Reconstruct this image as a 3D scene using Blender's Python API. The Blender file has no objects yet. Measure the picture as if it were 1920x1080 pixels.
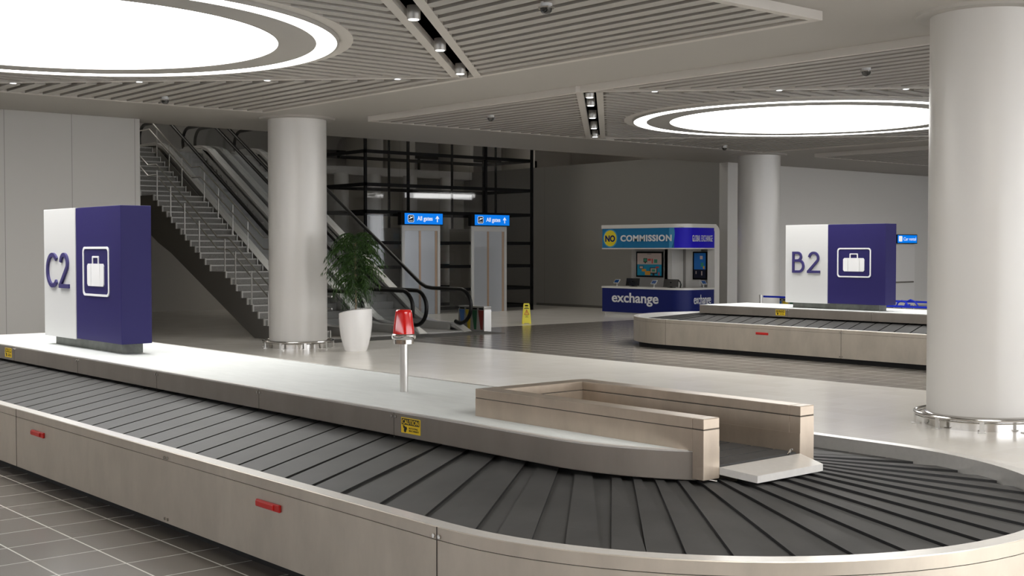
import bpy, math, random
from mathutils import Vector, Matrix
from math import sin, cos, pi, radians, hypot, sqrt, atan2
random.seed(7)
SC = bpy.context.scene
COL = SC.collection

# ------------------------------------------------------------------ materials
MATS = {}
def nt(name):
    m = bpy.data.materials.new(name); m.use_nodes = True
    return m, m.node_tree, m.node_tree.nodes['Principled BSDF']
def S(c):
    f = lambda v: (v/255/12.92) if v/255 <= .04045 else ((v/255+.055)/1.055)**2.4
    return (f(c[0]), f(c[1]), f(c[2]), 1)
def mat(name, rgb, rough=.5, metal=0., emit=0., noise=0., nscale=6., nstretch=(1,1,1), bump=0., spec=.5, alpha=1., coat=0., lin=False, ecol=None, rnoise=0.):
    m, t, b = nt(name); MATS[name] = m
    c = rgb if lin else S(rgb)
    b.inputs['Base Color'].default_value = c
    b.inputs['Roughness'].default_value = rough
    b.inputs['Metallic'].default_value = metal
    b.inputs['Specular IOR Level'].default_value = spec
    b.inputs['Coat Weight'].default_value = coat
    b.inputs['Coat Roughness'].default_value = .08
    if alpha < 1: b.inputs['Alpha'].default_value = alpha
    if emit:
        b.inputs['Emission Color'].default_value = ecol or c
        b.inputs['Emission Strength'].default_value = emit
    if noise or bump or rnoise:
        tc = t.nodes.new('ShaderNodeTexCoord'); mp = t.nodes.new('ShaderNodeMapping')
        mp.inputs['Scale'].default_value = nstretch
        nz = t.nodes.new('ShaderNodeTexNoise'); nz.inputs['Scale'].default_value = nscale
        nz.inputs['Detail'].default_value = 6; nz.inputs['Roughness'].default_value = .6
        t.links.new(tc.outputs['Object'], mp.inputs['Vector']); t.links.new(mp.outputs['Vector'], nz.inputs['Vector'])
        if noise:
            mx = t.nodes.new('ShaderNodeMix'); mx.data_type = 'RGBA'
            mx.inputs['A'].default_value = tuple(max(0, v*(1-noise)) for v in c[:3])+(1,)
            mx.inputs['B'].default_value = tuple(min(1, v*(1+noise)) for v in c[:3])+(1,)
            rp = t.nodes.new('ShaderNodeMapRange'); rp.inputs['From Min'].default_value = .3; rp.inputs['From Max'].default_value = .7
            t.links.new(nz.outputs['Fac'], rp.inputs['Value']); t.links.new(rp.outputs['Result'], mx.inputs['Factor'])
            t.links.new(mx.outputs['Result'], b.inputs['Base Color'])
        if rnoise:
            rr = t.nodes.new('ShaderNodeMapRange'); rr.inputs['From Min'].default_value = .3; rr.inputs['From Max'].default_value = .7
            rr.inputs['To Min'].default_value = max(.02, rough-rnoise); rr.inputs['To Max'].default_value = min(1, rough+rnoise)
            t.links.new(nz.outputs['Fac'], rr.inputs['Value']); t.links.new(rr.outputs['Result'], b.inputs['Roughness'])
        if bump:
            bp = t.nodes.new('ShaderNodeBump'); bp.inputs['Strength'].default_value = bump; bp.inputs['Distance'].default_value = .01
            t.links.new(nz.outputs['Fac'], bp.inputs['Height']); t.links.new(bp.outputs['Normal'], b.inputs['Normal'])
    return m

def glass(name, rgb=(200, 210, 215), refl=.08, tint=.9):
    m = bpy.data.materials.new(name); m.use_nodes = True; t = m.node_tree; t.nodes.clear()
    o = t.nodes.new('ShaderNodeOutputMaterial'); tr = t.nodes.new('ShaderNodeBsdfTransparent'); gl = t.nodes.new('ShaderNodeBsdfGlossy')
    lw = t.nodes.new('ShaderNodeLayerWeight'); lw.inputs['Blend'].default_value = .5
    pw = math_node(t, 'POWER', lw.outputs['Facing'], vb=4.); pw = math_node(t, 'MULTIPLY', pw, vb=.55); fo = math_node(t, 'ADD', pw, vb=.035); mx = t.nodes.new('ShaderNodeMixShader')
    c = S(rgb); tr.inputs['Color'].default_value = (c[0]*.15+.85*tint, c[1]*.15+.85*tint, c[2]*.15+.85*tint, 1)
    gl.inputs['Roughness'].default_value = .03; gl.inputs['Color'].default_value = (.9, .9, .9, 1)
    t.links.new(fo, mx.inputs[0]); t.links.new(tr.outputs[0], mx.inputs[1]); t.links.new(gl.outputs[0], mx.inputs[2]); t.links.new(mx.outputs[0], o.inputs[0])
    MATS[name] = m; return m

def math_node(t, op, a=None, b=None, va=None, vb=None):
    n = t.nodes.new('ShaderNodeMath'); n.operation = op
    if a is not None: t.links.new(a, n.inputs[0])
    elif va is not None: n.inputs[0].default_value = va
    if b is not None: t.links.new(b, n.inputs[1])
    elif vb is not None: n.inputs[1].default_value = vb
    return n.outputs[0]

def floor_mat():
    m, t, b = nt('floor_tiles'); MATS['floor'] = m
    tc = t.nodes.new('ShaderNodeTexCoord'); sp = t.nodes.new('ShaderNodeSeparateXYZ'); t.links.new(tc.outputs['Object'], sp.inputs[0])
    X, Y = sp.outputs[0], sp.outputs[1]
    def grout(v, off, pitch, w):
        u = math_node(t, 'ADD', v, vb=-off+pitch*400); u = math_node(t, 'DIVIDE', u, vb=pitch); u = math_node(t, 'FRACT', u)
        u = math_node(t, 'SUBTRACT', u, vb=.5); u = math_node(t, 'ABSOLUTE', u)
        return math_node(t, 'GREATER_THAN', u, vb=.5-w/2/pitch)
    g = math_node(t, 'MAXIMUM', grout(X, -9.672, .5445, .011), grout(Y, 4.438, .5268, .014))
    # tile index noise
    ix = math_node(t, 'FLOOR', math_node(t, 'DIVIDE', math_node(t, 'ADD', X, vb=9.672+217.8), vb=.5445))
    iy = math_node(t, 'FLOOR', math_node(t, 'DIVIDE', math_node(t, 'ADD', Y, vb=-4.438+210.72), vb=.5268))
    cb = t.nodes.new('ShaderNodeCombineXYZ'); t.links.new(ix, cb.inputs[0]); t.links.new(iy, cb.inputs[1])
    wn = t.nodes.new('ShaderNodeTexWhiteNoise'); t.links.new(cb.outputs[0], wn.inputs['Vector'])
    nz = t.nodes.new('ShaderNodeTexNoise'); nz.inputs['Scale'].default_value = 2.2; nz.inputs['Detail'].default_value = 5
    t.links.new(tc.outputs['Object'], nz.inputs['Vector'])
    # zones: dark in front (Y<7), light band (7..19.1), dark beyond with X>-29.7
    d1 = math_node(t, 'LESS_THAN', Y, vb=7.0)
    d2 = math_node(t, 'MULTIPLY', math_node(t, 'GREATER_THAN', Y, vb=19.14), math_node(t, 'GREATER_THAN', X, vb=-29.7))
    dk = math_node(t, 'MAXIMUM', d1, d2)
    def mixc(f, A, B):
        n = t.nodes.new('ShaderNodeMix'); n.data_type = 'RGBA'; t.links.new(f, n.inputs['Factor'])
        if isinstance(A, tuple): n.inputs['A'].default_value = A
        else: t.links.new(A, n.inputs['A'])
        if isinstance(B, tuple): n.inputs['B'].default_value = B
        else: t.links.new(B, n.inputs['B'])
        return n.outputs['Result']
    light = mixc(wn.outputs['Value'], S((238, 233, 224)), S((244, 240, 232)))
    dark = mixc(wn.outputs['Value'], S((112, 106, 99)), S((122, 116, 109)))
    lg = mixc(g, light, S((246, 243, 237))); dg = mixc(g, dark, S((232, 228, 220)))
    base = mixc(dk, lg, dg)
    t.links.new(base, b.inputs['Base Color'])
    b.inputs['Roughness'].default_value = .2
    b.inputs['Specular IOR Level'].default_value = .55
    return m

def wall_mat(name, rgb, axis, off, pitch, rough=.5):
    m, t, b = nt(name); MATS[name] = m
    tc = t.nodes.new('ShaderNodeTexCoord'); sp = t.nodes.new('ShaderNodeSeparateXYZ'); t.links.new(tc.outputs['Object'], sp.inputs[0])
    v = sp.outputs[axis]
    u = math_node(t, 'FRACT', math_node(t, 'DIVIDE', math_node(t, 'ADD', v, vb=-off+pitch*400), vb=pitch))
    u = math_node(t, 'ABSOLUTE', math_node(t, 'SUBTRACT', u, vb=.5))
    g = math_node(t, 'GREATER_THAN', u, vb=.5-.006/pitch)
    n = t.nodes.new('ShaderNodeMix'); n.data_type = 'RGBA'; t.links.new(g, n.inputs['Factor'])
    c = S(rgb); n.inputs['A'].default_value = c; n.inputs['B'].default_value = tuple(x*.45 for x in c[:3])+(1,)
    t.links.new(n.outputs['Result'], b.inputs['Base Color']); b.inputs['Roughness'].default_value = rough
    return m

floor_mat()
wall_mat('wall_grey', (166, 163, 157), 1, 9.8, 1.57, .35)
wall_mat('wall_grey_x', (140, 137, 132), 0, 0., 40, .45)
mat('wall_grey_lit', (196, 193, 188), .45)  # same wall paint, lightened: the right wall's brighter light put into colour
mat('wall_plain', (170, 165, 156), .6)
mat('wall_warm', (178, 140, 104), .6)
mat('ceiling_white', (160, 156, 150), .6)
mat('slat_grey', (158, 154, 148), .5)
mat('panel_edge', (186, 181, 174), .5)
mat('black', (2, 2, 2), 1., spec=0.)
mat('panel_metal', (186, 177, 164), .36, .45, noise=.10, nscale=3.5, nstretch=(1, 1, .45))
mat('panel_lip', (214, 211, 206), .3, .6, noise=.04, nscale=20)
mat('fascia_metal', (140, 132, 124), .36, .6, noise=.08, nscale=4, nstretch=(1, 1, .4))
mat('chute_metal', (178, 164, 148), .3, .65, noise=.10, nscale=5, nstretch=(1, 1, .5))
mat('skirt_black', (14, 13, 12), .75, noise=.4, nscale=10)
mat('groove', (52, 46, 40), .7)
mat('belt_rubber', (56, 55, 54), .55, spec=.22, noise=.22, nscale=1.6)
mat('belt_edge', (14, 13, 13), .7)
mat('deck_white', (200, 203, 201), .5, noise=.05, nscale=9, nstretch=(.25, 1, 1))
mat('stainless', (205, 202, 198), .16, 1.)
mat('brushed_steel', (196, 194, 190), .3, .9)
mat('elevator_steel', (180, 184, 190), .32, .4)
mat('copper_trim', (176, 150, 128), .35, .4)
mat('column_paint', (200, 197, 192), .36, .1)
mat('white_gloss', (226, 224, 222), .22, coat=.4)
mat('sign_white', (196, 196, 195), .5, spec=.3)
mat('sign_navy', (38, 33, 86), .5, spec=.2)
mat('letter_navy', (52, 46, 100), .4)
mat('stone_dark', (96, 98, 92), .5, noise=.35, nscale=6)
mat('red_plastic', (196, 14, 10), .12, coat=.6)
mat('red_label', (190, 26, 22), .35)
mat('yellow_label', (232, 196, 30), .4)
mat('yellow_plastic', (226, 214, 60), .4)
mat('label_ink', (24, 20, 14), .5)
mat('rubber_black', (7, 7, 7), .4, spec=.3)
mat('frame_black', (5, 5, 6), .6, spec=.15)
mat('stair_stone', (122, 120, 115), .75, noise=.25, nscale=40)
mat('stair_nosing', (176, 174, 169), .4)
mat('stair_side', (92, 89, 84), .6)
mat('escalator_steel', (196, 195, 192), .33, .35)
mat('escalator_step', (160, 158, 155), .5, .2)
mat('mat_dark', (62, 60, 56), .6, noise=.2, nscale=30)
mat('sign_blue', (0, 118, 225), .5, emit=.3, spec=.2)
mat('sign_ink', (8, 14, 40), .4)
mat('text_white', (225, 225, 225), .5, spec=.3)
mat('text_lit', (245, 245, 245), .5, emit=.22)
mat('kiosk_white', (214, 211, 206), .35)
mat('kiosk_navy', (18, 30, 98), .5, spec=.3)
mat('kiosk_blue', (28, 14, 190), .5, spec=.25)
mat('kiosk_cyan', (30, 112, 160), .35)
mat('kiosk_cyan_light', (70, 150, 196), .35)
mat('kiosk_yellow', (226, 206, 40), .4)
mat('kiosk_grey', (150, 147, 143), .5)
mat('screen_dark', (24, 22, 20), .25)
mat('screen_blue', (24, 60, 110), .2, emit=.04)
mat('poster_cream', (196, 178, 168), .4)
mat('poster_teal', (20, 140, 176), .4)
mat('poster_blue', (30, 110, 190), .4)
mat('poster_orange', (226, 160, 50), .4)
mat('poster_green', (60, 150, 120), .4)
mat('poster_red', (210, 70, 60), .4)
mat('leaf_green', (46, 72, 26), .4, noise=.35, nscale=8)
mat('leaf_dark', (36, 60, 26), .45, noise=.3, nscale=8)
mat('bark', (128, 112, 92), .8, noise=.3, nscale=30)
mat('soil', (52, 40, 30), .9)
mat('bin_blue', (40, 110, 190), .4)
mat('bin_yellow', (206, 176, 30), .4)
mat('bin_green', (24, 84, 52), .4)
mat('bin_red', (110, 30, 26), .4)
mat('barrier_blue', (14, 34, 150), .6, spec=.2)
mat('dome_glass', (30, 28, 26), .08, coat=.5)
mat('light_disc', (255, 255, 255), .5, emit=3.4, ecol=(1, .99, .965, 1))
mat('lamp_lens', (255, 255, 255), .5, emit=.9)
mat('upper_lamp', (255, 250, 240), .5, emit=1.6)
mat('concourse_white', (205, 202, 198), .5)
glass('clear_glass')
glass('shaft_glass', (150, 155, 160), tint=.86)

# ------------------------------------------------------------------ geometry
class MB:
    def __init__(s): s.v = []; s.f = []; s.m = []; s.mats = []; s.cur = 0
    def use(s, name):
        if name not in s.mats: s.mats.append(name)
        s.cur = s.mats.index(name); return s
    def add(s, vs, fs):
        o = len(s.v); s.v += [tuple(v) for v in vs]
        for f in fs: s.f.append([i+o for i in f]); s.m.append(s.cur)
        return s
    def box(s, x0, x1, y0, y1, z0, z1, M=None):
        x0, x1 = min(x0, x1), max(x0, x1); y0, y1 = min(y0, y1), max(y0, y1); z0, z1 = min(z0, z1), max(z0, z1)
        v = [Vector(p) for p in [(x0,y0,z0),(x1,y0,z0),(x1,y1,z0),(x0,y1,z0),(x0,y0,z1),(x1,y0,z1),(x1,y1,z1),(x0,y1,z1)]]
        if M: v = [M @ p for p in v]
        return s.add(v, [(0,3,2,1),(4,5,6,7),(0,1,5,4),(1,2,6,5),(2,3,7,6),(3,0,4,7)])
    def quad(s, *p): return s.add(p, [tuple(range(len(p)))])
    def prism(s, poly, z0, z1, M=None):      # poly in xy, ccw
        n = len(poly); v = [Vector((p[0], p[1], z0)) for p in poly]+[Vector((p[0], p[1], z1)) for p in poly]
        if M: v = [M @ p for p in v]
        return s.add(v, [tuple(reversed(range(n))), tuple(range(n, 2*n))]+[(i, (i+1) % n, n+(i+1) % n, n+i) for i in range(n)])
    def cyl(s, c, r0, r1, z0, z1, n=24, cap=True):
        v = [(c[0]+r0*cos(2*pi*i/n), c[1]+r0*sin(2*pi*i/n), z0) for i in range(n)]+[(c[0]+r1*cos(2*pi*i/n), c[1]+r1*sin(2*pi*i/n), z1) for i in range(n)]
        f = [(i, (i+1) % n, n+(i+1) % n, n+i) for i in range(n)]
        if cap: f += [tuple(reversed(range(n))), tuple(range(n, 2*n))]
        return s.add(v, f)
    def lathe(s, c, prof, n=32):             # prof: (r,z)
        o = []; f = []
        for r, z in prof: o += [(c[0]+r*cos(2*pi*i/n), c[1]+r*sin(2*pi*i/n), z) for i in range(n)]
        for k in range(len(prof)-1):
            for i in range(n): j = (i+1) % n; f.append((k*n+i, k*n+j, (k+1)*n+j, (k+1)*n+i))
        if prof[0][0] > 1e-6: f.append(tuple(reversed(range(n))))
        if prof[-1][0] > 1e-6: f.append(tuple(range((len(prof)-1)*n, len(prof)*n)))
        return s.add(o, f)
    def tube(s, pts, r, n=8, closed=False, cap=True, flat=None):
        pts = [Vector(p) for p in pts]; N = len(pts); vs = []; fs = []
        up0 = Vector((0, 0, 1))
        for i, p in enumerate(pts):
            a = pts[(i-1) % N] if (closed or i > 0) else p; b = pts[(i+1) % N] if (closed or i < N-1) else p
            d = (b-a).normalized()
            u = up0 if abs(d.dot(up0)) < .97 else Vector((0, 1, 0))
            e1 = d.cross(u).normalized(); e2 = e1.cross(d).normalized()
            if flat:                         # flat=(width along side axis Y, thickness)
                e1 = Vector((0, 1, 0)); e2 = d.cross(e1).normalized()
            for k in range(n):
                t = 2*pi*k/n
                ra, rb = (r, r) if not flat else flat
                vs.append(p+e1*ra*cos(t)+e2*rb*sin(t))
        M = N if closed else N-1
        for i in range(M):
            j = (i+1) % N
            for k in range(n): l = (k+1) % n; fs.append((i*n+k, i*n+l, j*n+l, j*n+k))
        if cap and not closed: fs += [tuple(reversed(range(n))), tuple(range((N-1)*n, N*n))]
        return s.add(vs, fs)
    def sweep(s, path, prof, closed=True):
        """path: list of (fn) -> point generator; path entries are functions f(d)->(x,y); prof: (d,z) closed polygon"""
        n = len(prof); vs = []; fs = []; N = len(path)
        for f in path: vs += [(*f(d), z) for d, z in prof]
        for i in range(N if closed else N-1):
            j = (i+1) % N
            for k in range(n): l = (k+1) % n; fs.append((i*n+k, j*n+k, j*n+l, i*n+l))
        return s.add(vs, fs)
    def build(s, name, material=None, parent=None, smooth=False, bevel=0., angle=35):
        me = bpy.data.meshes.new(name)
        off = Vector(parent.location) if parent is not None else Vector((0, 0, 0))
        if parent is not None and parent.parent is not None: off = off+Vector(parent.parent.location)
        if parent is not None and parent.type == 'MESH': off = Vector(parent.get('_o', (0, 0, 0)))
        me.from_pydata([Vector(v)-off for v in s.v], [], s.f)
        names = s.mats if s.mats else [material]
        if material and not s.mats: names = [material]
        for n_ in names: me.materials.append(MATS[n_])
        if s.mats:
            for p, i in zip(me.polygons, s.m): p.material_index = i
        import bmesh
        bm = bmesh.new(); bm.from_mesh(me); bmesh.ops.recalc_face_normals(bm, faces=bm.faces); bm.to_mesh(me); bm.free()
        if smooth:
            for p in me.polygons: p.use_smooth = True
            me.set_sharp_from_angle(angle=radians(angle))
        o = bpy.data.objects.new(name, me); COL.objects.link(o)
        if parent is not None:
            o.parent = parent
        o['_o'] = tuple(off)
        if bevel:
            b = o.modifiers.new('b', 'BEVEL'); b.width = bevel; b.segments = 2; b.limit_method = 'ANGLE'; b.angle_limit = radians(40)
        return o

def thing(name, label, cat, loc=(0, 0, 0), group=None):
    o = bpy.data.objects.new(name, None); COL.objects.link(o); o.location = loc
    o['label'] = label; o['category'] = cat
    if group: o['group'] = group
    return o
def tag(o, label, cat, group=None):
    o['label'] = label; o['category'] = cat
    if group: o['group'] = group
    return o
def struct(o): o['kind'] = 'structure'; return o
def dup(root, loc, label, group=None):
    r = root.copy(); COL.objects.link(r); r.location = loc; r['label'] = label
    if group: r['group'] = group
    for ch in list(root.children):
        c = ch.copy(); COL.objects.link(c); c.parent = r
        for g in list(ch.children):
            d = g.copy(); COL.objects.link(d); d.parent = c
            for h in list(g.children):
                e = h.copy(); COL.objects.link(e); e.parent = d
    return r

# text: fits body in box; face 'y' = plane facing -Y (x right), 'x' = plane facing +X (y right)
def text_mesh(body, offset=0., ext=.004, spacing=1.):
    c = bpy.data.curves.new('t', 'FONT'); c.body = body; c.size = 1; c.extrude = ext; c.offset = offset; c.space_character = spacing
    c.resolution_u = 4
    o = bpy.data.objects.new('t', c); COL.objects.link(o)
    dg = bpy.context.evaluated_depsgraph_get(); dg.update()
    me = bpy.data.meshes.new_from_object(o.evaluated_get(dg))
    bpy.data.objects.remove(o, do_unlink=True)
    return me
def text(name, body, face, u0, u1, z0, z1, plane, material, parent, depth=.006, offset=0., spacing=1.):
    me = text_mesh(body, offset, .5, spacing)
    xs = [v.co.x for v in me.vertices]; ys = [v.co.y for v in me.vertices]; zs = [v.co.z for v in me.vertices]
    a, b, c, d = min(xs), max(xs), min(ys), max(ys); e, f = min(zs), max(zs)
    off = Vector(parent.location) if parent.type != 'MESH' else Vector(parent.get('_o', (0, 0, 0)))
    for v in me.vertices:
        u = u0+(v.co.x-a)/(b-a)*(u1-u0); z = z0+(v.co.y-c)/(d-c)*(z1-z0); w = (v.co.z-e)/(f-e)*depth
        p = Vector((u, plane-w, z)) if face == 'y' else Vector((plane+w, u, z))
        v.co = p-off
    me.materials.clear(); me.materials.append(MATS[material])
    for p in me.polygons: p.material_index = 0
    o = bpy.data.objects.new(name, me); COL.objects.link(o); o.parent = parent; o['_o'] = tuple(off); return o

def fpt(face, u, z, plane, w):
    return (u, plane-w, z) if face == 'y' else (plane+w, u, z)
def fbox(mb, face, u0, u1, z0, z1, plane, depth):
    if face == 'y': mb.box(u0, u1, plane-depth, plane, z0, z1)
    else: mb.box(plane, plane+depth, u0, u1, z0, z1)
def fpoly(mb, face, poly, plane, depth):
    n = len(poly); v = [fpt(face, u, z, plane, 0) for u, z in poly]+[fpt(face, u, z, plane, depth) for u, z in poly]
    mb.add(v, [tuple(range(n)), tuple(reversed(range(n, 2*n)))]+[(i, n+i, n+(i+1) % n, (i+1) % n) for i in range(n)])
def rrect(u0, u1, z0, z1, r, n=6):
    o = []
    for cx, cz, a in ((u1-r, z1-r, 0), (u0+r, z1-r, 90), (u0+r, z0+r, 180), (u1-r, z0+r, 270)):
        for k in range(n+1): t = radians(a+90*k/n); o.append((cx+r*cos(t), cz+r*sin(t)))
    return o
def fring(mb, face, outer, inner, plane, depth):
    n = len(outer)
    v = [fpt(face, *p, plane, 0) for p in outer]+[fpt(face, *p, plane, depth) for p in outer]+[fpt(face, *p, plane, depth) for p in inner]+[fpt(face, *p, plane, 0) for p in inner]
    f = []
    for i in range(n):
        j = (i+1) % n
        f += [(i, j, n+j, n+i), (n+i, n+j, 2*n+j, 2*n+i), (2*n+i, 2*n+j, 3*n+j, 3*n+i)]
    mb.add(v, f)

# ------------------------------------------------------------------ camera
F = 2339.; PIT = .03072; YAW = 2.43483; H = 2.4
fw = Vector((cos(YAW)*cos(PIT), sin(YAW)*cos(PIT), -sin(PIT))); rt = Vector((sin(YAW), -cos(YAW), 0)); up = rt.cross(fw)
cam = bpy.data.cameras.new('camera'); co = bpy.data.objects.new('camera', cam); COL.objects.link(co)
cam.sensor_width = 36; cam.lens = F/1920*36; cam.clip_end = 300; cam.clip_start = .05
M = Matrix((rt, up, -fw)).transposed().to_4x4(); M.translation = (0, 0, H); co.matrix_world = M
SC.camera = co

# ------------------------------------------------------------------ room shell
ZS, ZP = 5.62, 5.5
XMIN, XMAX, YMIN, YMAX = -56, 14, -10, 62
b = MB(); b.box(XMIN, XMAX, YMIN, YMAX, -.3, 0); struct(b.build('floor', 'floor'))
b = MB(); b.box(-30.3, XMAX, YMIN, YMAX, ZS, ZS+.35); struct(b.build('ceiling', 'ceiling_white'))
b = MB(); b.box(XMIN, -30.3, YMIN, YMAX, 10.6, 10.9); struct(b.build('trim_1', 'wall_plain'))
b = MB(); b.box(-30.3, -29.95, YMIN, YMAX, ZS+.35, 10.6); struct(b.build('trim_2', 'wall_plain'))
b = MB(); b.box(-30.3, -29.45, YMIN, 13.07, 0, ZS); b.build
struct(b.build('wall_left', 'wall_grey'))
b = MB(); b.box(-56, -30.3, 12.5, 13.07, 0, 10.6); struct(b.build('wall_side', 'wall_plain'))
b = MB(); b.box(-56, -30.3, 36.0, 36.4, 0, 5.95); struct(b.build('wall_middle', 'wall_grey_x'))
b = MB(); b.box(-30.3, -29.9, 36.0, YMAX, 0, ZS); struct(b.build('wall_right', 'wall_grey_lit'))
b = MB(); b.box(-53.2, -52.8, 12.5, 50, 0, 10.6); struct(b.build('wall_back', 'concourse_white'))
b = MB(); b.box(-56, -30.3, 49.6, 50, 5.95, 10.6); struct(b.build('wall_upper', 'concourse_white'))
b = MB(); b.box(-29.45, XMAX, YMIN-.3, YMIN, 0, 3.2); b.box(-29.45, XMAX, YMIN-.3, YMIN, 5.1, ZS); struct(b.build('wall_front', 'wall_warm'))
b = MB()
for k in range(13): x = -29.4+3.6*k; b.box(x, x+.12, YMIN-.2, YMIN-.05, 3.2, 5.1)
struct(b.build('fill_window_3', 'frame_black'))  # window strip invented behind the camera to let in fill daylight
b = MB(); b.box(-29.4, XMAX, YMIN-.13, YMIN-.12, 3.2, 5.1); struct(b.build('fill_window_4', 'clear_glass'))
b = MB(); b.box(XMAX, XMAX+.3, YMIN, 3.5, 0, ZS); b.box(XMAX, XMAX+.3, 3.5, YMAX, 0, .4); b.box(XMAX, XMAX+.3, 3.5, YMAX, 5.4, ZS); struct(b.build('wall_near', 'wall_warm'))
b = MB()
for k in range(16): y = 3.5+3.75*k; b.box(XMAX+.05, XMAX+.2, y, y+.12, .4, 5.4)
struct(b.build('fill_window_1', 'frame_black'))  # unseen windows added on this side as more daylight fill
b = MB(); b.box(XMAX+.12, XMAX+.13, 3.5, YMAX, .4, 5.4); struct(b.build('fill_window_2', 'clear_glass'))
b = MB(); b.box(XMIN-.3, XMIN, YMIN, YMAX, 0, 10.6); struct(b.build('wall_far', 'wall_plain'))
b = MB(); b.box(-30, XMAX, YMAX, YMAX+.3, 0, ZS); struct(b.build('wall_end', 'wall_plain'))
# upper level floor: behind escalators and around
b = MB(); b.box(-53, -42.6, 13.07, 24.2, 5.6, 5.88); b.box(-53, -45.0, 24.2, 49.6, 5.6, 5.95); struct(b.build('trim_3', 'concourse_white'))
b = MB(); b.box(-46.0, -45.6, 24.2, 36.0, 0, 5.6); b.box(-46.0, -45.6, 13.07, 24.2, 0, 5.6); struct(b.build('wall_under', 'wall_plain'))
b = MB(); b.box(-29.45, -29.43, YMIN, 13.07, 0, .1); struct(b.build('baseboard_left', 'brushed_steel'))
b = MB(); b.box(-40.5, -30.3, 35.98, 36.0, 0, .1); struct(b.build('baseboard_middle', 'stair_side'))
# service panel (lift door) on the right wall under the far blue sign
t = thing('service_door', 'grey metal door panel set in the far right wall under the small blue sign', 'door', (-29.86, 47.8, 0))
b = MB(); b.box(-29.895, -29.86, 46.9, 48.5, 0, 2.62); b.build('door_leaf', 'concourse_white', t)
b = MB(); b.box(-29.86, -29.80, 46.95, 48.35, .98, 1.04); b.build('push_bar', 'stainless', t)
t = thing('hanging_sign', 'small blue illuminated sign on the far right wall beside the tall sign B2', 'sign', (-29.8, 47.7, 2.85))
b = MB(); b.box(-29.9, -29.72, 46.9, 48.46, 2.66, 3.05); b.build('housing', 'frame_black', t)
b = MB(); b.box(-29.72, -29.71, 46.94, 48.42, 2.69, 3.02); b.build('face', 'sign_blue', t)
text('lettering', 'Car rental', 'x', 47.38, 48.34, 2.79, 2.93, -29.71, 'text_lit', t)
b = MB(); fpoly(b, 'x', rrect(47.02, 47.28, 2.75, 2.98, .04), -29.71, .006); b.build('pictogram', 'text_lit', t)

# ------------------------------------------------------------------ columns
def column(x, y, label, top=ZS):
    t = thing('column', label, 'column', (x, y, 0), 'round columns')
    b = MB(); b.cyl((x, y), .71, .71, .17, top, 72, False); b.build('shaft', 'column_paint', t, True)
    b = MB(); b.lathe((x, y), [(.72, top-.05), (.9, top-.045), (.93, top)], 72); b.build('capital', 'slat_grey', t, True)
    b = MB(); b.lathe((x, y), [(.735, 0), (.735, .17), (.71, .185)], 72); b.build('base_skirt', 'stainless', t, True)
    g = MB(); R = .86
    g.tube([(x+R*cos(2*pi*i/64), y+R*sin(2*pi*i/64), .165) for i in range(64)], .022, 10, closed=True)
    g.tube([(x+(R-.0)*cos(2*pi*i/64), y+(R-.0)*sin(2*pi*i/64), .125) for i in range(64)], .01, 6, closed=True)
    rail = g.build('bumper_rail', 'stainless', t, True)
    for k in range(9):
        a = 2*pi*k/9+.35; p = MB(); cx, cy = x+R*cos(a), y+R*sin(a)
        Mx = Matrix.Translation((cx, cy, 0)) @ Matrix.Rotation(a, 4, 'Z')
        p.box(-.012, .012, -.03, .03, .01, .16, Mx); p.box(-.05, .05, -.05, .05, 0, .012, Mx)
        o = p.build('rail_post', 'brushed_steel', t)
    return t
column(-26.8, 15.95, 'round light grey column beside the white tree planter in front of the stairs')
column(-8.8, 15.97, 'large round light grey column at the right, nearest the camera')
column(-26.8, 33.9, 'round light grey column behind the far carousel, left of the sign B2')

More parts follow.
